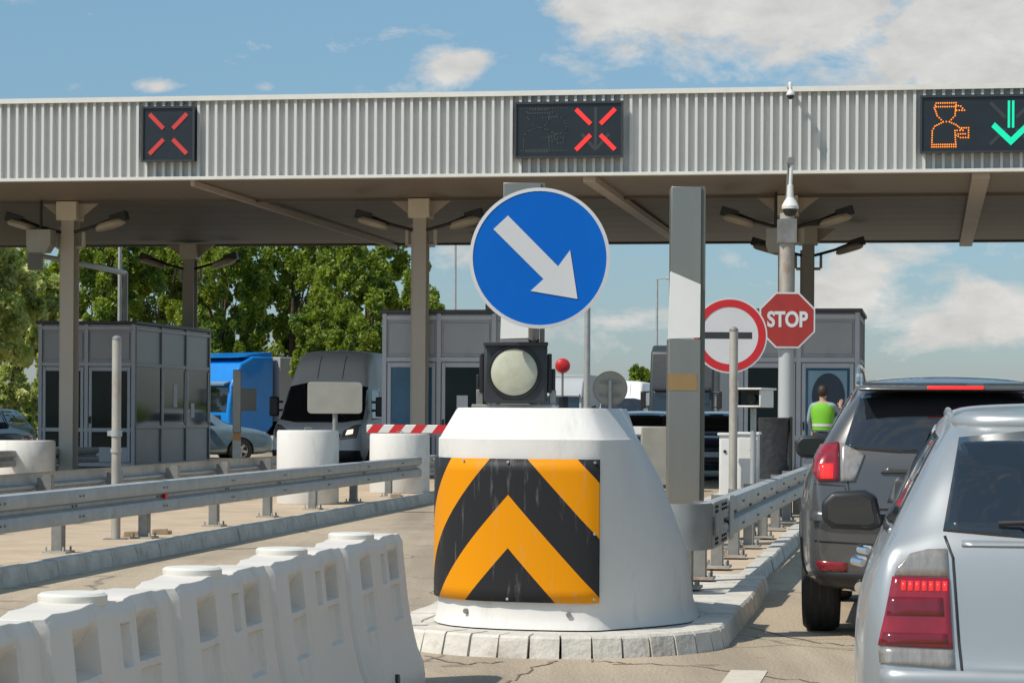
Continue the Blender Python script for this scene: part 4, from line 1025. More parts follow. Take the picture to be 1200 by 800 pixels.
def wheel(x, y, r, w, parent, sx):
    M = Matrix.Translation((x, y, r)) @ Matrix.Rotation(rad(90)*sx, 4, 'Y')
    t = build('wheel', MB().lathe([(r*.55, -w/2+.02), (r*.62, -w/2), (r*.92, -w/2+.005), (r*.985, -w/2+.03), (r, -w/4), (r, w/4), (r*.985, w/2-.03), (r*.92, w/2-.005), (r*.62, w/2), (r*.55, w/2-.02)], 48, M), 'rubber', parent)
    mb = MB(); mb.lathe([(r*.6, w/2-.03), (r*.62, w/2-.005), (r*.57, w/2-.012), (r*.54, w/2-.05), (.03, w/2-.045)], 40, M)
    for i in range(5):
        a = 2*math.pi*i/5; R2 = M @ Matrix.Rotation(a, 4, 'Z'); vs = [R2 @ Vector(q) for q in ((.02, -.03, w/2-.04), (r*.57, -.045, w/2-.02), (r*.57, .045, w/2-.02), (.02, .03, w/2-.04), (.02, -.03, w/2-.015), (r*.57, -.03, w/2-.006), (r*.57, .03, w/2-.006), (.02, .03, w/2-.015))]
        mb.add(vs, [(0, 3, 2, 1), (4, 5, 6, 7), (0, 1, 5, 4), (1, 2, 6, 5), (2, 3, 7, 6), (3, 0, 4, 7)])
    build('rim', mb, 'galv', t)
    g = MB()
    for k in (-w*.22, 0, w*.22):
        M2 = M @ Matrix.Translation((0, 0, k)); g.lathe([(r+.0006, -.004), (r+.0008, .004), (r*.97, .0), (r*.97, -.001)], 48, M2)
    build('tread_groove', g, 'blackp', t)
    return t
def mirror(parent, x, y, z, sx, mh, s=1.0, paint=None):
    sc = Matrix.Translation((x+sx*.13*s, y, z)) @ Matrix.Diagonal((.13*s, .075*s, .085*s, 1))
    h = build('side_mirror', MB().prism([(x+sx*(.0)*s, z-.07*s), (x+sx*.03*s, z+.06*s), (x+sx*.08*s, z+.085*s), (x+sx*.22*s, z+.075*s), (x+sx*.265*s, z+.03*s), (x+sx*.26*s, z-.05*s), (x+sx*.22*s, z-.085*s), (x+sx*.05*s, z-.09*s)], y-.07*s, y+.08*s, 'xz'), mh, parent, bev=.022*s, bseg=4)
    build('mirror_arm', MB().box((x+sx*.02, y+.01, z-.045*s), (.12*s, .05, .05)), 'blackp', h, bev=.01)
    build('mirror_glass', MB().prism([(x+sx*.035*s, z-.055*s), (x+sx*.05*s, z+.045*s), (x+sx*.09*s, z+.062*s), (x+sx*.21*s, z+.055*s), (x+sx*.24*s, z+.02*s), (x+sx*.235*s, z-.04*s), (x+sx*.20*s, z-.062*s), (x+sx*.06*s, z-.065*s)], y-.074*s, y-.069*s, 'xz'), 'carglass', h, bev=.002)
    return h
def plate(parent, y, z, front=False, txt=None, rz=0):
    pl = build('number_plate', MB().bb(-.26, .26, -.008, .008, -.055, .055), 'white', parent, (0, y, z), rz, bev=.004)
    return pl
YS = [0, .02, .05, .09, .15, .22, .3, .4, .52, .66, .85, 1.1, 1.4, 1.8, 2.2, 2.6, 2.9, 3.1, 3.3, 3.5, 3.7, 4.0, 4.25, 4.45, 4.58, 4.65, 4.7]
# ---- silver estate ahead right
K = dict(y=[0, .03, .06, .10, .16, .30, .48, .66, 1.0, 1.6, 2.4, 2.9, 3.3, 3.6, 4.2, 4.55, 4.7],
         w=[.76, .80, .82, .845, .865, .885, .9, .905, .905, .905, .905, .905, .905, .90, .87, .80, .62],
         zb=[.38, .30, .27, .25, .22, .2, .2, .2, .2, .2, .2, .2, .2, .2, .2, .24, .34],
         zc=[.58, .62, .92, 1.0, 1.07, 1.24, 1.375, 1.405, 1.435, 1.46, 1.45, 1.40, 1.12, 1.0, .92, .80, .60],
         wb=[.74, .77, .785, .785, .785, .785, .79, .79, .80, .82, .82, .82, .82, .8, .77, .7, .55],
         wr=[.66, .70, .68, .67, .655, .63, .60, .59, .59, .60, .60, .60, .66, .7, .62, .5, .4], sh=.83, be=.97, crown=.045)
SO = P(1328, 486, 7.97); rot = PA
silver = thing('estate_car', 'silver estate car cut by the right frame edge, its red tail light lit, nearest vehicle', 'car', (SO.x, SO.y, 0), rot)
bb_ = loft(K, YS, [(.98, .33), (3.72, .33)]); build('body', bb_, 'silver', silver); bv = BVHTree.FromBMesh(bb_)
def both(fn):
    for s in (-1, 1): fn(s)
mir = lambda poly, s: [(a*s, b) for a, b in poly]
patch('rear_window', [(-.60, 1.015), (-.3, .995), (.3, .995), (.60, 1.015), (.545, 1.32), (.3, 1.345), (-.3, 1.345), (-.545, 1.32)], bv, 'back', 'carglass', silver, offset=.005)
def lights(s):
    tl = patch('tail_light', mir([(-.764, .867), (-.58, .864), (-.566, .636), (-.805, .642)], s), bv, 'back', 'tail', silver, offset=.008, th=.010, res=.03)
    patch('clear_top', mir([(-.758, .870), (-.752, .895), (-.706, .940), (-.65, .955), (-.588, .958), (-.582, .868)], s), bv, 'back', 'clear', tl, offset=.007, res=.03)
    patch('clear_bottom', mir([(-.805, .638), (-.566, .632), (-.56, .573), (-.80, .586)], s), bv, 'back', 'clear', tl, offset=.007, res=.03)
    for i in range(7):
        a = -.735+i*.0225; patch('brake_lamp', mir([(a, .852), (a+.014, .852), (a+.014, .822), (a, .822)], s), bv, 'back', 'taill', tl, offset=.011, res=.03)
    patch('inner_lamp', mir([(-.775, .80), (-.60, .80), (-.595, .74), (-.78, .74)], s), bv, 'back', 'taild', tl, offset=.0095, res=.03)
    patch('inner_lamp', mir([(-.79, .685), (-.585, .685), (-.58, .65), (-.795, .65)], s), bv, 'back', 'taild', tl, offset=.0095, res=.03)
both(lights)
patch('tailgate_gap', line_poly([(-.595, 1.0), (-.568, .93), (-.548, .66), (-.53, .50), (-.45, .49), (.45, .49), (.53, .50), (.548, .66), (.568, .93), (.595, 1.0)], .009), bv, 'back', 'blackp', silver, offset=.002, res=.03)
patch('chrome_strip', [(-.54, .985), (.54, .985), (.54, .968), (-.54, .968)], bv, 'back', 'silver', silver, offset=.007, res=.04)
patch('bumper_step', [(-.79, .565), (.79, .565), (.79, .50), (-.79, .50)], bv, 'back', 'silver', silver, offset=.018, th=.02, res=.04)
patch('bumper_trim', [(-.72, .50), (.72, .50), (.72, .455), (-.72, .455)], bv, 'back', 'blackp', silver, offset=.006, res=.04)
patch('plate_recess', [(-.33, .80), (.33, .80), (.33, .66), (-.33, .66)], bv, 'back', 'blackm', silver, offset=.002)
plate(silver, .035, .73)
build('rear_wiper', MB().tube([(.02, .08, 1.03), (-.2, .10, 1.055), (-.42, .11, 1.045)], .010, 8).cyl((.02, .06, 1.02), (.02, .12, 1.04), .028), 'blackp', silver)
def sidew(s):
    v = 'left' if s < 0 else 'right'
    patch('side_window', [(.50, 1.02), (1.20, 1.0), (1.20, 1.335), (.82, 1.32), (.60, 1.20)], bv, v, 'carglass', silver)
    patch('side_window', [(1.27, 1.0), (2.05, .995), (2.05, 1.36), (1.27, 1.34)], bv, v, 'carglass', silver)
    patch('side_window', [(2.13, .995), (3.05, .99), (2.72, 1.30), (2.55, 1.35), (2.13, 1.36)], bv, v, 'carglass', silver)
    patch('window_chrome', line_poly([(.48, 1.0), (1.2, .982), (3.0, .975)], .02), bv, v, 'chrome', silver, offset=.006)
    patch('door_gap', line_poly([(1.24, .97), (1.22, .7), (1.34, .45), (1.36, .3)], .008), bv, v, 'blackp', silver, offset=.002)
    patch('door_gap', line_poly([(2.09, .97), (2.09, .3)], .008), bv, v, 'blackp', silver, offset=.002)
    patch('bump_strip', line_poly([(1.4, .56), (3.2, .56)], .05), bv, v, 'silver', silver, offset=.018)
    for yy_ in (1.42, 2.26): build('door_handle', MB().tube([(s*.895, yy_, .83), (s*.93, yy_+.03, .835), (s*.93, yy_+.17, .835), (s*.895, yy_+.2, .83)], .016, 8), 'chrome', silver)
    mirror(silver, s*.84, 2.62, .99, s, 'blackp', 1.0)
    wheel(s*.79, .98, .325, .21, silver, s); wheel(s*.79, 3.72, .325, .21, silver, s)
    build('roof_rail', MB().tube([(s*.56, .62, 1.34), (s*.56, .75, 1.375), (s*.575, 1.6, 1.418), (s*.575, 2.3, 1.41), (s*.57, 2.4, 1.38)], .013, 8), 'silver', silver)
    patch('headlight', mir([(.45, .66), (.72, .70), (.74, .80), (.46, .78)], s), bv, 'front', 'clear', silver, offset=.006)
both(sidew)
patch('roof_edge', [(-.56, 1.362), (.56, 1.362), (.54, 1.385), (-.54, 1.385)], bv, 'back', 'silver', silver, offset=.03, th=.02)
patch('windscreen', [(-.62, 1.03), (.62, 1.03), (.52, 1.36), (-.52, 1.36)], bv, 'front', 'carglass', silver)
build('rear_light_reflection', MB().bb(-.05, .05, .02, .03, .6, .601), 'silver', silver) if False else None
# filler flare by the door: pale wheel arch lip
# ---- dark SUV
K2 = dict(y=[0, .03, .07, .12, .18, .26, .36, .48, .8, 1.4, 2.2, 2.7, 3.1, 3.4, 4.0, 4.3, 4.5],
          w=[.74, .80, .825, .845, .86, .88, .90, .915, .92, .92, .92, .92, .92, .915, .88, .80, .64],
          zb=[.42, .36, .33, .31, .3, .29, .28, .27, .26, .26, .26, .26, .26, .26, .27, .32, .42],
          zc=[.78, .84, 1.06, 1.16, 1.28, 1.46, 1.575, 1.60, 1.645, 1.665, 1.655, 1.60, 1.36, 1.17, 1.06, .94, .74],
          wb=[.72, .77, .785, .785, .79, .79, .79, .795, .80, .82, .82, .82, .82, .82, .78, .7, .58],
          wr=[.66, .72, .72, .67, .65, .61, .575, .57, .58, .60, .60, .60, .66, .7, .66, .55, .45], sh=1.0, be=1.17, crown=.07)
UO = P(1110, 486, 15.1)
suv = thing('suv', 'dark grey off-roader with lit brake lights and roof rails, ahead of the silver car', 'car', (UO.x, UO.y, 0), PA)
ys2 = [y*4.5/4.7 for y in YS]
b2_ = loft(K2, ys2, [(.86, .36), (3.55, .36)]); build('body', b2_, 'dgrey', suv); bv2 = BVHTree.FromBMesh(b2_)
patch('rear_window', [(-.63, 1.19), (-.3, 1.165), (.3, 1.165), (.63, 1.19), (.535, 1.51), (.3, 1.535), (-.3, 1.535), (-.535, 1.51)], bv2, 'back', 'carglass', suv, offset=.006)
def sl(s):
    tl = patch('tail_light', mir([(-.80, 1.20), (-.66, 1.225), (-.655, .99), (-.78, .985), (-.81, 1.05)], s), bv2, 'back', 'tail', suv, offset=.014, th=.014, res=.03)
    patch('clear_part', mir([(-.65, 1.222), (-.50, 1.15), (-.56, .99), (-.645, .985)], s), bv2, 'back', 'clear', tl, offset=.012, res=.03)
    patch('brake_lamp', mir([(-.775, 1.09), (-.69, 1.09), (-.69, 1.0), (-.765, 1.0)], s), bv2, 'back', 'taill', tl, offset=.017, res=.03)
    patch('bumper_reflector', mir([(-.79, .50), (-.60, .49), (-.60, .435), (-.77, .44)], s), bv2, 'back', 'tail', suv, offset=.008, res=.03)
    v = 'left' if s < 0 else 'right'
    patch('side_window', [(.50, 1.22), (1.0, 1.2), (1.0, 1.53), (.75, 1.51)], bv2, v, 'carglass', suv)
    patch('side_window', [(1.07, 1.2), (1.9, 1.19), (1.9, 1.56), (1.07, 1.54)], bv2, v, 'carglass', suv)
    patch('side_window', [(1.98, 1.19), (2.95, 1.19), (2.5, 1.5), (1.98, 1.56)], bv2, v, 'carglass', suv)
    patch('wheel_arch_trim', [(.32, .40), (.34, .62), (.50, .80), (.72, .87), (1.0, .87), (1.22, .80), (1.38, .62), (1.40, .40), (1.34, .40), (1.3, .58), (1.17, .73), (.98, .80), (.74, .80), (.55, .73), (.42, .58), (.38, .40)], bv2, v, 'blackp', suv, offset=.008)
    patch('door_gap', line_poly([(1.03, 1.15), (1.1, .9), (1.35, .6), (1.38, .35)], .008), bv2, v, 'blackp', suv, offset=.002)
    patch('door_gap', line_poly([(1.94, 1.15), (1.94, .35)], .008), bv2, v, 'blackp', suv, offset=.002)
    mirror(suv, s*.80, 2.55, 1.17, s, 'blackp', .95)
    wheel(s*.79, .86, .35, .24, suv, s); wheel(s*.79, 3.55, .35, .24, suv, s)
    build('roof_rail', MB().tube([(s*.55, .52, 1.60), (s*.555, .60, 1.68), (s*.57, 1.4, 1.72), (s*.57, 2.2, 1.71), (s*.56, 2.32, 1.63)], .017, 8).tube([(s*.55, .56, 1.58), (s*.55, .56, 1.66)], .022, 8), 'chrome', suv)
    patch('headlight', mir([(.45, .86), (.78, .90), (.74, 1.0), (.46, .97)], s), bv2, 'front', 'clear', suv, offset=.006)
    build('exhaust', MB().cyl((s*.52, .0, .34), (s*.52, .25, .34), .035, n=16, cap=True), 'chrome', suv)
both(sl)
patch('bumper_cladding', [(-.80, .43), (.80, .43), (.78, .34), (-.78, .34)], bv2, 'back', 'blackp', suv, offset=.010)
patch('bumper_step', [(-.78, .80), (.78, .80), (.80, .745), (-.80, .745)], bv2, 'back', 'dgrey', suv, offset=.045, th=.04, res=.04)
patch('tailgate_gap', line_poly([(-.64, 1.18), (-.60, .98), (-.57, .82), (.57, .82), (.60, .98), (.64, 1.18)], .010), bv2, 'back', 'blackp', suv, offset=.002, res=.03)
patch('bumper_gap', line_poly([(-.80, .97), (-.62, .96), (-.58, .83)], .009), bv2, 'back', 'blackp', suv, offset=.002, res=.03)
patch('plate_recess', [(-.31, 1.02), (.31, 1.02), (.36, .86), (-.36, .86)], bv2, 'back', 'blackm', suv, offset=.002)
patch('highlight_strip', [(-.36, 1.075), (.36, 1.075), (.40, 1.04), (-.40, 1.04)], bv2, 'back', 'dgrey', suv, offset=.02)  # added raised strip standing in for the body highlight below the rear glass
plate(suv, .04, .93)
patch('lower_panel_gap', line_poly([(-.80, .62), (-.3, .60), (.3, .60), (.8, .62)], .012), bv2, 'back', 'blackp', suv, offset=.003, res=.04)
sp = build('spoiler', MB().prism([(.36, 1.60), (.14, 1.575), (.12, 1.555), (.16, 1.545), (.42, 1.575)], -.54, .54, 'yz'), 'dgrey', suv, bev=.008)
build('high_brake_light', MB().bb(-.12, .22, .108, .135, 1.558, 1.578), 'taill', sp, bev=.004)
build('rear_wiper', MB().tube([(0, .07, 1.17), (.2, .10, 1.19), (.42, .11, 1.185)], .011, 8), 'blackp', suv)
patch('windscreen', [(-.64, 1.22), (.64, 1.22), (.54, 1.56), (-.54, 1.56)], bv2, 'front', 'carglass', suv)
# ---- generic car seen from the front for the background
Kg = dict(K); 
def small_car(name, label, px, d, paint, py=560, toward=True, lit=False):
    g = P(px, 480, d); t = thing(name, label, 'car', (g.x, d, 0), PA+(math.pi if toward else 0))
    b = loft(K, YS[::1], [(.98, .33), (3.72, .33)]); build('body', b, paint, t); v_ = BVHTree.FromBMesh(b)
    patch('windscreen', [(-.66, 1.02), (.66, 1.02), (.54, 1.37), (-.54, 1.37)], v_, 'front', 'carglass', t, res=.1)
    patch('rear_window', [(-.58, 1.0), (.58, 1.0), (.54, 1.33), (-.54, 1.33)], v_, 'back', 'carglass', t, res=.1)
    for s in (-1, 1):
        v = 'left' if s < 0 else 'right'
        patch('headlight', mir([(.42, .66), (.74, .72), (.74, .82), (.44, .78)], s), v_, 'front', 'head' if lit else 'clear', t, offset=.008)
        patch('tail_light', mir([(.55, .66), (.79, .66), (.79, .9), (.57, .9)], s), v_, 'back', 'tail', t, offset=.008)
        patch('side_window', [(.6, 1.02), (2.05, 1.0), (2.05, 1.36), (.9, 1.33)], v_, v, 'carglass', t, res=.1)
        patch('side_window', [(2.13, 1.0), (3.05, 1.0), (2.6, 1.33), (2.13, 1.36)], v_, v, 'carglass', t, res=.1)
        wheel(s*.79, .98, .325, .21, t, s); wheel(s*.79, 3.72, .325, .21, t, s)
        mirror(t, s*.84, 2.75, .99, s, 'blackp')
    patch('grille', [(-.36, .64), (.36, .64), (.4, .74), (-.4, .74)], v_, 'front', 'blackp', t, offset=.006)
    patch('lower_grille', [(-.5, .36), (.5, .36), (.45, .5), (-.45, .5)], v_, 'front', 'blackp', t, offset=.006)
    plate(t, 4.72, .55)
    return t
small_car('hatchback', 'dark car facing forward at the far left edge behind the drum', 8, 66, 'blackcar')
small_car('hatchback', 'black car between the concrete buffer and the steel pillar, facing the camera', 772, 58, 'blackcar')
small_car('hatchback', 'white car just right of the round sign back, far down the lane', 742, 84, 'whitecar')
small_car('hatchback', 'dark blue car right of the steel pillar, behind the white cabinets', 850, 56, 'navycar')
# ---- van
Kv = dict(y=[0, .05, .12, .4, 2, 3.9, 4.2, 4.5, 4.75, 5.0, 5.3, 5.55, 5.8, 5.95, 6.0],
          w=[.96, 1.0, 1.02, 1.03, 1.03, 1.03, 1.03, 1.03, 1.03, 1.02, 1.01, 1.0, .96, .86, .7],
          zb=[.4, .32, .3, .28, .28, .28, .28, .28, .28, .28, .28, .3, .3, .36, .5],
          zc=[2.6, 2.68, 2.7, 2.72, 2.74, 2.74, 2.70, 2.50, 2.12, 1.75, 1.38, 1.22, 1.08, .92, .8],
          wb=[.94, .98, 1.0, 1.0, 1.0, 1.0, 1.0, 1.0, .99, .98, .96, .92, .86, .76, .6],
          wr=[.84, .86, .86, .86, .86, .85, .80, .80, .86, .90, .92, .9, .8, .6, .5], sh=1.05, be=1.2, crown=.12)
g = P(387, 480, 52); van = thing('van', 'grey high-roof van facing the camera between two toll booths, one headlight lit', 'van', (g.x+.66, 58, 0), PA+math.pi)
ysv = [0, .05, .12, .4, 1, 2, 3, 3.9, 4.1, 4.2, 4.35, 4.5, 4.65, 4.75, 4.9, 5.0, 5.15, 5.3, 5.42, 5.55, 5.7, 5.8, 5.9, 5.95, 6.0]
bvn = loft(Kv, ysv, [(1.1, .38), (4.95, .38)]); build('body', bvn, 'vanpaint', van); v3 = BVHTree.FromBMesh(bvn)
ws = patch('windscreen', [(-.90, 1.22), (-.5, 1.16), (.5, 1.16), (.90, 1.22), (.86, 1.92), (.5, 2.0), (-.5, 2.0), (-.86, 1.92)], v3, 'front', 'carglass', van, res=.08, offset=.01)
for s in (-1, 1):
    v = 'left' if s < 0 else 'right'
    patch('headlight', mir([(.55, .80), (.88, .84), (.92, 1.12), (.80, 1.10), (.60, .98)], s), v3, 'front', 'clear', van, offset=.012)
    patch('headlight_bulb', mir([(.66, .90), (.80, .93), (.80, 1.01), (.68, .99)], s), v3, 'front', 'head' if s < 0 else 'clear', van, offset=.022)
    patch('side_window', [(4.0, 1.25), (4.9, 1.22), (4.6, 1.85), (4.0, 1.9)], v3, v, 'carglass', van)
    m_ = build('side_mirror', MB().box((s*1.17, 4.9, 1.5), (.2, .12, .42)), 'blackp', van, bev=.03)
    for za in (1.42, 1.6): build('mirror_arm', MB().cyl((s*.98, 4.88, za), (s*1.12, 4.9, za), .025), 'blackp', m_)
    wheel(s*.88, 1.1, .36, .22, van, s); wheel(s*.88, 4.95, .36, .22, van, s)
patch('grille', [(-.5, .62), (.5, .62), (.55, .92), (-.55, .92)], v3, 'front', 'blackp', van, offset=.012)
patch('bumper', [(-.95, .36), (.95, .36), (.93, .58), (-.93, .58)], v3, 'front', 'blackp', van, offset=.03, th=.02)
patch('roof_seam', line_poly([(0.25, 2.1), (.25, 2.6)], .015), v3, 'front', 'blackp', van, offset=.003)
patch('roof_seam', line_poly([(-.3, 2.1), (-.3, 2.6)], .015), v3, 'front', 'blackp', van, offset=.003)
build('wiper', MB().tube([(-.6, 5.45, 1.24), (0, 5.5, 1.2), (.1, 5.35, 1.3)], .012, 6), 'blackp', van)
g_ = P(728, 480, 100); dup(van, (g_.x+.9, 106, 0), PA+math.pi, 'pale grey high-roof van far down the lane behind the round sign back', group='high-roof vans'); van['group'] = 'high-roof vans'
# ---- trucks
def truck(name, label, px, d, cab, low, box, L_=11, Hc=3.3, Hb=3.3, win='carglass'):
    g = P(px, 480, d); t = thing(name, label, 'truck', (g.x, d, 0), PA)     # front at -Y (towards the camera)
    c = build('cab', MB().prism([(0, .45), (-.02, 1.3), (.12, 2.25), (.55, Hc-.25), (1.1, Hc), (2.1, Hc), (2.1, .9), (1.6, .45)], -1.2, 1.2, 'yz'), cab, t, bev=.09, bseg=3)
    build('windscreen', MB().prism([(-.028, 1.35), (.10, 2.2), (.16, 2.2), (.03, 1.35)], -1.05, 1.05, 'yz'), win, t, bev=.01)
    build('sun_visor', MB().box((0, .02, 2.32), (2.1, .3, .06), Matrix.Rotation(.3, 3, 'X')), low, t)
    build('bumper', MB().bb(-1.23, 1.23, -.12, .1, .3, .85), low, t, bev=.05)
    build('grille', MB().bb(-.8, .8, -.05, -.025, .9, 1.25).bb(-.5, .5, -.135, -.12, .45, .7), 'blackp', t)
    for s in (-1, 1):
        build('headlight', MB().box((s*.95, -.125, .66), (.35, .03, .18)), 'clear', t, bev=.01)
        m_ = build('side_mirror', MB().box((s*1.42, .05, 1.9), (.2, .12, .65)), 'blackp', t, bev=.04); [build('mirror_arm', MB().cyl((s*1.2, .12, za), (s*1.4, .05, za-.03), .03), 'blackp', m_) for za in (2.2, 1.66)]
        build('side_window', MB().bb(min(s*1.2, s*1.212), max(s*1.2, s*1.212), .45, 1.25, 1.4, 2.15), 'carglass', t)
        wheel(s*1.05, .95, .5, .3, t, s); wheel(s*1.05, L_-1.5, .5, .3, t, s); wheel(s*1.05, L_-2.7, .5, .3, t, s)
    build('cargo_box', MB().bb(-1.27, 1.27, 2.3, L_, 1.05, Hb), box, t, bev=.03); build('chassis', MB().bb(-.5, .5, 1.0, L_-.3, .55, 1.03), 'blackp', t)
    return t
Mt['lowblue'] = mat('pale_grey_blue_bumper', (.16, .26, .32), .45, var=.1)
t = truck('truck', 'bright blue truck with grey cargo box behind the left booth', 279, 86, 'trblue', 'lowblue', 'tarp', Hc=3.25, Hb=3.25)
t.rotation_euler[2] = rad(-40); g = P(240, 480, 84); t.location = (g.x, 84, 0)
for o_ in t.children:
    if o_.name.startswith('side_window'): o_.scale = (1, 1, 1)
build('fuel_tank', MB().cyl((1.05, 2.6, .75), (1.05, 3.8, .75), .32), 'wh', t); build('wind_deflector', MB().prism([(.5, 3.2), (2.1, 3.2), (2.1, 3.42), (1.3, 3.38)], -1.1, 1.1, 'yz'), 'trblue', t, bev=.04)
def turned_car():
    small_car('hatchback', 'pale blue car crossing behind the left booth in front of the blue truck', 300, 68, 'bluecar')
    cc_ = [o for o in bpy.data.objects if o.get('label', '').startswith('pale blue car crossing')][0]; g_ = P(318, 480, 68)
    cc_.rotation_euler[2] = rad(-72); cc_.location = (g_.x-4.55, 66.8, 0)
turned_car()
truck('truck', 'dark truck cab far off between the blue sign and the steel pillar', 798, 92, 'blackm', 'blackm', 'tarp', Hc=3.95, Hb=3.8)
truck('truck', 'pale grey lorry in the distance left of the round sign back', 655, 128, 'wh', 'wh', 'wh', Hc=3.2, Hb=3.4)
truck('truck', 'white lorry in the distance beside the tall street lamp', 705, 150, 'whitecar', 'wh', 'white', Hc=3.0, Hb=3.1)
truck('truck', 'grey lorry seen far away through the gap beside the red ring sign', 842, 135, 'wh', 'wh', 'tarp', Hc=3.2, Hb=3.2)
# ---- lane side things beyond the buffer
p = P(715, 455, 46); t = thing('round_sign_back', 'back of a round grey sign on a post, right behind the concrete buffer', 'road sign', (p.x, 46, .0), 0)
z = p.z; Mq = Matrix.Translation((0, 0, z)) @ Matrix.Rotation(rad(90), 4, 'X')
build('plate', MB().lathe([(.02, -.01), (.31, -.01), (.325, .012), (.315, .012), (.30, 0), (.02, .0)], 40, Mq), 'signback', t)
build('post', MB().cyl((0, -.06, 0), (0, -.06, z+.15), .035), 'galv', t); build('clamp', MB().bb(-.2, .2, -.03, -.012, z-.14, z-.1).bb(-.2, .2, -.03, -.012, z+.1, z+.14), 'galvd', t)
p = P(278, 433, 50); t = thing('marker_post', 'short grey marker post with an orange foot in front of the blue truck', 'post', (p.x, 50, 0), .1)
build('upper', MB().bb(-.085, .085, -.04, .04, .95, p.z), 'signback', t, bev=.02); build('reflective_band', MB().bb(-.08, .08, -.042, .042, .8, .95), mat('orange_band', (.55, .25, .08), .5), t); build('lower', MB().bb(-.085, .085, -.04, .04, 0, .8), 'kerb', t)
# ---- person in green vest
def person():
    base = P(964, 480, 43.2); t = thing('person', 'person in a bright green safety vest standing at the booth window, back turned', 'person', (base.x, 43.2, .125), rad(-20))
    J = [((0, 0, .96), .15, None), ((0, 0, 1.10), .135, 0), ((0, .01, 1.28), .165, 1), ((0, .0, 1.42), .13, 2), ((0, .0, 1.50), .06, 3), ((0, .015, 1.56), .06, 4), ((0, .03, 1.64), .088, 5), ((0, .03, 1.71), .08, 6)]
    for s in (-1, 1):
        k = len(J)
        sh = (s*.19, 0, 1.42); elb = (s*.26, .06 if s < 0 else .2, 1.16 if s < 0 else 1.3); ha = (s*.22, .20 if s < 0 else .42, .98 if s < 0 else 1.42)
        J += [(sh, .062, 3), (elb, .042, k), (ha, .03, k+1)]
        k = len(J); J += [((s*.10, 0, .88), .105, 0), ((s*.11, .02, .50), .062, k), ((s*.12, -.02, .10), .04, k+1), ((s*.13, .11, .04), .035, k+2)]
    bm = bmesh.new(); vs = [bm.verts.new(j[0]) for j in J]
    for i, j in enumerate(J):
        if j[2] is not None: bm.edges.new((vs[i], vs[j[2]]))
    me = bpy.data.meshes.new('body'); bm.to_mesh(me); bm.free(); o = bpy.data.objects.new('body', me); COL.objects.link(o)
    sk = o.modifiers.new('k', 'SKIN'); 
    for i, j in enumerate(J): me.skin_vertices[0].data[i].radius = (j[1], j[1]*(.72 if i in (1, 2, 3) else 1)); me.skin_vertices[0].data[i].use_root = (i == 0)
    su = o.modifiers.new('u', 'SUBSURF'); su.levels = 2
    bpy.context.view_layer.update(); ev = o.evaluated_get(bpy.context.evaluated_depsgraph_get()); m2 = bpy.data.meshes.new_from_object(ev); bpy.data.objects.remove(o)
    b = bpy.data.objects.new('body', m2); COL.objects.link(b); b.parent = t
    m2.materials.clear()
    for k in ('skin', 'shirt', 'trous', 'blackp'): m2.materials.append(Mt[k])
    for p_ in m2.polygons:
        p_.use_smooth = True; c = p_.center
        arm = abs(c.x) > .2 and c.z > .9
        p_.material_index = 3 if c.z < .08 else 2 if c.z < .98 and not (arm and c.z > .93 and abs(c.x) > .19) else 1 if c.z < 1.48 and not (arm and (c.y > .17 and c.z < 1.1 or c.y > .33)) else 0
    bmf = bmesh.new(); bmf.from_mesh(m2); bv_ = BVHTree.FromBMesh(bmf)
    # vest: shell round the torso
    mb = MB(); n = 28; rings = [(1.0, .175, .135), (1.1, .18, .14), (1.22, .20, .15), (1.34, .215, .15), (1.42, .205, .13), (1.475, .12, .09)]
    vs = [(rx_*math.cos(2*math.pi*i/n), .005+ry_*math.sin(2*math.pi*i/n), z) for z, rx_, ry_ in rings for i in range(n)]
    mb.add(vs, [(j*n+i, j*n+(i+1) % n, (j+1)*n+(i+1) % n, (j+1)*n+i) for j in range(len(rings)-1) for i in range(n)])
    ve = build('safety_vest', mb, 'hivis', t)
    mb = MB()
    for z, rx_, ry_ in ((1.06, .185, .145),):
        vs = [((rx_)*math.cos(2*math.pi*i/n), .005+(ry_)*math.sin(2*math.pi*i/n), zz_) for zz_ in (z, z+.05) for i in range(n)]
        mb.add(vs, [(i, (i+1) % n, n+(i+1) % n, n+i) for i in range(n)])
    build('reflective_strip', mb, 'retro', ve)
    M = Matrix.Translation((0, .022, 1.665)) @ Matrix.Diagonal((.098, .112, .118, 1))
    build('hair', MB().lathe([(.45, -.75), (.8, -.5), (.97, -.1), (.98, .3), (.8, .7), (.5, .92), (.1, 1.0)], 20, M @ Matrix.Translation((0, -.12, .05))), 'hair', t)
    M = Matrix.Translation((0, .03, 1.65))
    build('face_features', MB().lathe([(.004, .115), (.012, .10), (.016, .09)], 8, M @ Matrix.Rotation(rad(-90), 4, 'X')).box((-.03, .112, 1.67), (.022, .01, .01)).box((.03, .112, 1.67), (.022, .01, .01)).box((0, .112, 1.60), (.045, .01, .008)), 'skin', t)
    # hands with separate fingers
    for s, q in ((-1, (-.22, .20, .98)), (1, (.22, .42, 1.42))):
        mb = MB(); up = s > 0; q = Vector(q); d = Vector((0, .2, -1)).normalized() if not up else Vector((0, .6, .8)).normalized(); sd = Vector((1, 0, 0))
        mb.tube([q-d*.02, q+d*.03, q+d*.08], [.026, .036, .034], 8)
        for i, l_ in enumerate((.065, .078, .072, .055)):
            a = q+d*.075+sd*(-.026+i*.0175); mb.tube([a, a+d*l_*.5+Vector((0, .006, 0)), a+d*l_+Vector((0, .02, 0))], [.009, .0085, .006], 6)
        a = q+d*.02-sd*s*.03; mb.tube([a, a+d*.03-sd*s*.02, a+d*.06-sd*s*.022], [.011, .010, .007], 6)
        build('hand', mb, 'skin', t)
person()
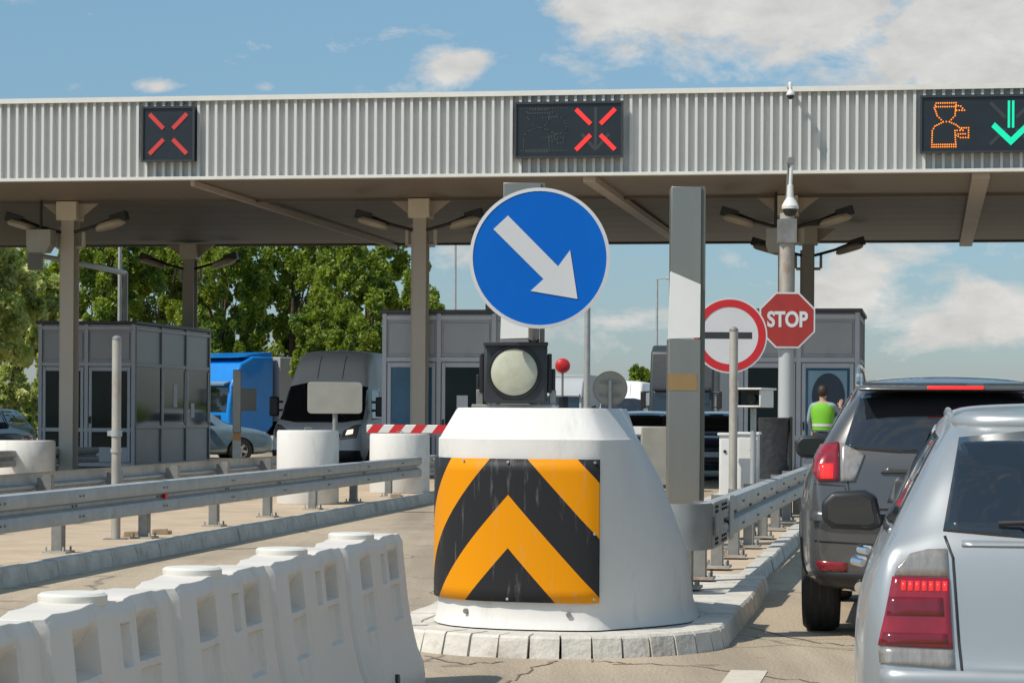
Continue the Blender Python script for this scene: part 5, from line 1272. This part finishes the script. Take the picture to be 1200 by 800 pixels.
# ================================================================ street lamps
def street_lamp(label, px, ytop, d, r0=.09, r1=.05, arms=((1, 1.4),), twin=False, rise=0.0, m='galv', tilt=0.0):
    p = P(px, ytop, d); t = thing('street_lamp', label, 'street lamp', (p.x, d, 0), 0, 'street lamps around the plaza')
    build('pole', MB().tube([(0, 0, 0), (0, 0, p.z*.5), (0, 0, p.z)], [r0, (r0+r1)/2, r1], 12), m, t)
    build('base', MB().bb(-.2, .2, -.2, .2, 0, .05).cyl((0, 0, .05), (0, 0, .9), r0*1.4), 'galvd', t)
    for s, l_ in arms:
        build('arm', MB().tube([(0, 0, p.z-.05), (s*l_*.3, 0, p.z+rise*.3+.05), (s*l_, 0, p.z+rise+.06)], .035, 8), m, t)
        build('lamp_head', MB().bb(min(s*(l_-.1), s*(l_+.5)), max(s*(l_-.1), s*(l_+.5)), -.13, .13, p.z+rise-.02, p.z+rise+.08), m, t, bev=.03)
    return t
street_lamp('tall thin street lamp pole left of the big blue sign, cut by the roof', 534, 232, 120, arms=((1, 2.0),))
street_lamp('tall grey pole just right of the blue sign', 689.5, 180, 70, .10, .07, arms=((-1, 1.5),))
street_lamp('slim street lamp with a short arm to the right, left of the steel pillar', 770, 327, 130, .09, .06, arms=((1, .55),), tilt=0)
# left pole with long arm
p = P(147, 320, 64); t = thing('arm_pole', 'white pole with a long slanting arm above the left booth', 'lamp pole', (p.x, 64, 0), 0)
build('pole', MB().bb(-.06, .06, -.06, .06, 0, p.z), 'galv', t); e_ = P(34, 297, 60)-Vector((p.x, 64, 0))
build('arm', MB().tube([(0, 0, p.z), tuple(e_)], [.07, .06], 8), 'whitep', t); build('sign_box', MB().box((e_.x+.15, e_.y, e_.z-.2), (.35, .1, .4)), 'wh', t)
street_lamp('thin pole rising beside the long slanting arm above the left booth', 141, 250, 66, .07, .05, arms=((-1, 1.0),))
# ================================================================ distant buildings
def hall(px0, px1, yt, d, label, m='wh', dy=12):
    a = P(px0, yt, d); b = P(px1, yt, d); t = thing('warehouse', label, 'building', ((a.x+b.x)/2, d, 0), 0, 'low sheds on the horizon')
    w = b.x-a.x; H = a.z
    wl = build('wall', MB().bb(-w/2, w/2, 0, dy, 0, H-.3), m, t); build('roof', MB().prism([(-w/2-.3, H-.3), (w/2+.3, H-.3), (w/2+.3, H-.1), (0, H+.3), (-w/2-.3, H-.1)], -.3, dy+.3, 'xz'), 'tarp', t)
    n = max(2, int(w/4))
    for i in range(n):
        x = -w/2+(i+.5)*w/n; build('window' if i % 3 else 'gate', MB().bb(x-1, x+1, -.05, .01, 1.0 if i % 3 else 0, H*.6), 'carglass' if i % 3 else 'tarp', t)
hall(560, 700, 446, 190, 'low pale shed on the horizon behind the concrete buffer', 'wh')
hall(700, 800, 450, 205, 'long low shed on the horizon behind the dark truck', 'tarp')
hall(815, 915, 447, 200, 'low shed on the horizon behind the red ring sign', 'wh')
hall(1010, 1300, 452, 210, 'long shed on the horizon behind the cars on the right', 'tarp')
# ================================================================ trees
def leaf_mesh(name, R, H, nclump, nleaf, size, m, seed, zbase=.0):
    rs = np.random.RandomState(seed); C = []
    while len(C) < nclump:
        p = rs.uniform(-1, 1, 3); rr_ = np.linalg.norm(p)
        if rr_ > 1 or rr_ < .25: continue
        if p[2] < -.75: continue
        # uneven outline
        a = math.atan2(p[1], p[0]); lim = .78+.14*math.sin(3*a+seed)+.12*math.sin(5*a+2*seed)*p[2] + rs.uniform(-.1, .12)
        if rr_ > lim: continue
        C.append(p)
    C = np.array(C); V = []; 
    rad_ = rs.uniform(.06, .15, nclump)
    idx = rs.randint(0, nclump, nleaf); off_ = rs.normal(0, 1, (nleaf, 3)); off_ /= np.linalg.norm(off_, axis=1)[:, None]; off_ *= (rs.uniform(0, 1, nleaf)**.45)[:, None]*rad_[idx][:, None]
    P_ = (C[idx]+off_)*np.array([R, R, H/2])
    P_[:, 2] += H/2+zbase
    a = rs.normal(0, 1, (nleaf, 3)); a /= np.linalg.norm(a, axis=1)[:, None]; b = rs.normal(0, 1, (nleaf, 3)); b -= (a*b).sum(1)[:, None]*a; b /= np.linalg.norm(b, axis=1)[:, None]
    s = (size*rs.uniform(.6, 1.3, nleaf))[:, None]
    v = np.stack([P_-a*s, P_+b*s*.55, P_+a*s, P_-b*s*.55], 1).reshape(-1, 3)
    me = bpy.data.meshes.new(name); me.vertices.add(len(v)); me.vertices.foreach_set('co', v.ravel().astype(np.float32))
    me.loops.add(nleaf*4); me.loops.foreach_set('vertex_index', np.arange(nleaf*4, dtype=np.int32)); me.polygons.add(nleaf)
    me.polygons.foreach_set('loop_start', np.arange(0, nleaf*4, 4, dtype=np.int32)); me.polygons.foreach_set('loop_total', np.full(nleaf, 4, dtype=np.int32))
    me.update(); me.validate(); me.materials.append(Mt[m]); return me, C
LM = {}
def tree(label, px, ytop, d, Rpx, m='leaf', seed=1, hfrac=.82, n=26000, group='trees behind the toll plaza', size=.082):
    p = P(px, ytop, d); R = Rpx*d/F; H = p.z; hc = H*hfrac; zb_ = H-hc*.93
    t = thing('tree', label, 'tree', (p.x, d, 0), seed*1.3, group)
    me, C = leaf_mesh('crown', R/.85, hc, int(90+R*18), n, size, m, seed, zb_-hc*.04)
    o = bpy.data.objects.new('crown', me); COL.objects.link(o); o.parent = t
    rs = random.Random(seed); mb = MB(); r0 = .026*H
    mb.tube([(0, 0, 0), (.05*R, .02, H*.2), (-.03*R, .03*R, H*.45), (.02*R, 0, H*.75)], [r0, r0*.8, r0*.5, r0*.15], 10)
    for k in range(16):
        c = C[rs.randrange(len(C))]; e = Vector((c[0]*R/.85, c[1]*R/.85, (c[2]+1)*hc/2+zb_)); z0 = H*rs.uniform(.22, .5); s = Vector((0, 0, z0)); mid = s.lerp(e, .5)+Vector((0, 0, .3))
        mb.tube([s, mid, e], [r0*.22, r0*.12, r0*.04], 6)
    build('trunk', mb, 'bark', t); return t
for a in ((-40, 215, 70, 95, 'leafy', 11, 'yellow-green tree crown cut by the left frame edge'),
          (22, 262, 74, 62, 'leafy', 12, 'sunlit yellow-green tree just left of the first canopy column'),
          (112, 235, 90, 72, 'leaf', 13, 'dark green tree behind the long slanting arm'),
          (190, 225, 96, 70, 'leaf', 14, 'dark green tree rising over the left booth roof'),
          (262, 240, 88, 60, 'leaf', 15, 'green tree above the blue truck'),
          (345, 232, 92, 72, 'leaf', 16, 'broad green tree above the high-roof van'),
          (432, 250, 86, 78, 'leaf', 17, 'bright green tree at the right end of the tree row by the blue sign'),
          (395, 350, 82, 52, 'leaf', 20, 'low green tree directly over the van roof')):
    px, yt, d, R, m, sd, lab = a
    tree(lab, px, yt, d, R, m, sd, n=44000)
tree('small tree far off behind the round sign back', 748, 421, 135, 14, 'leaf', 21, n=5000, size=.16)
tree('low shrubby tree at the left edge behind the pale drum', 5, 432, 68, 45, 'leafy', 22, hfrac=.97, n=16000)
tree('low green tree filling the gap behind the left booth', 100, 420, 84, 60, 'leaf', 23, hfrac=.97, n=14000)
# far hedge belt
rs = np.random.RandomState(5); nl = 30000
xs = rs.uniform(-140, 120, nl); P_ = np.stack([xs, 232+rs.normal(0, 1.2, nl), np.abs(rs.uniform(0, 1, nl))*(2.4+1.0*np.sin(xs*.21)+.6*np.sin(xs*.9))], 1)
a = rs.normal(0, 1, (nl, 3)); a /= np.linalg.norm(a, axis=1)[:, None]; b = rs.normal(0, 1, (nl, 3)); s = .32
v = np.stack([P_-a*s, P_+b*s*.5, P_+a*s, P_-b*s*.5], 1).reshape(-1, 3); me = bpy.data.meshes.new('hedge'); me.from_pydata(v.tolist(), [], np.arange(nl*4).reshape(-1, 4).tolist()); me.materials.append(Mt['leaf'])
o = bpy.data.objects.new('distant_hedge', me); COL.objects.link(o); o['kind'] = 'stuff'; o['label'] = 'dark hedge line along the horizon beyond the plaza'; o['category'] = 'hedge'
bpy.context.view_layer.update()
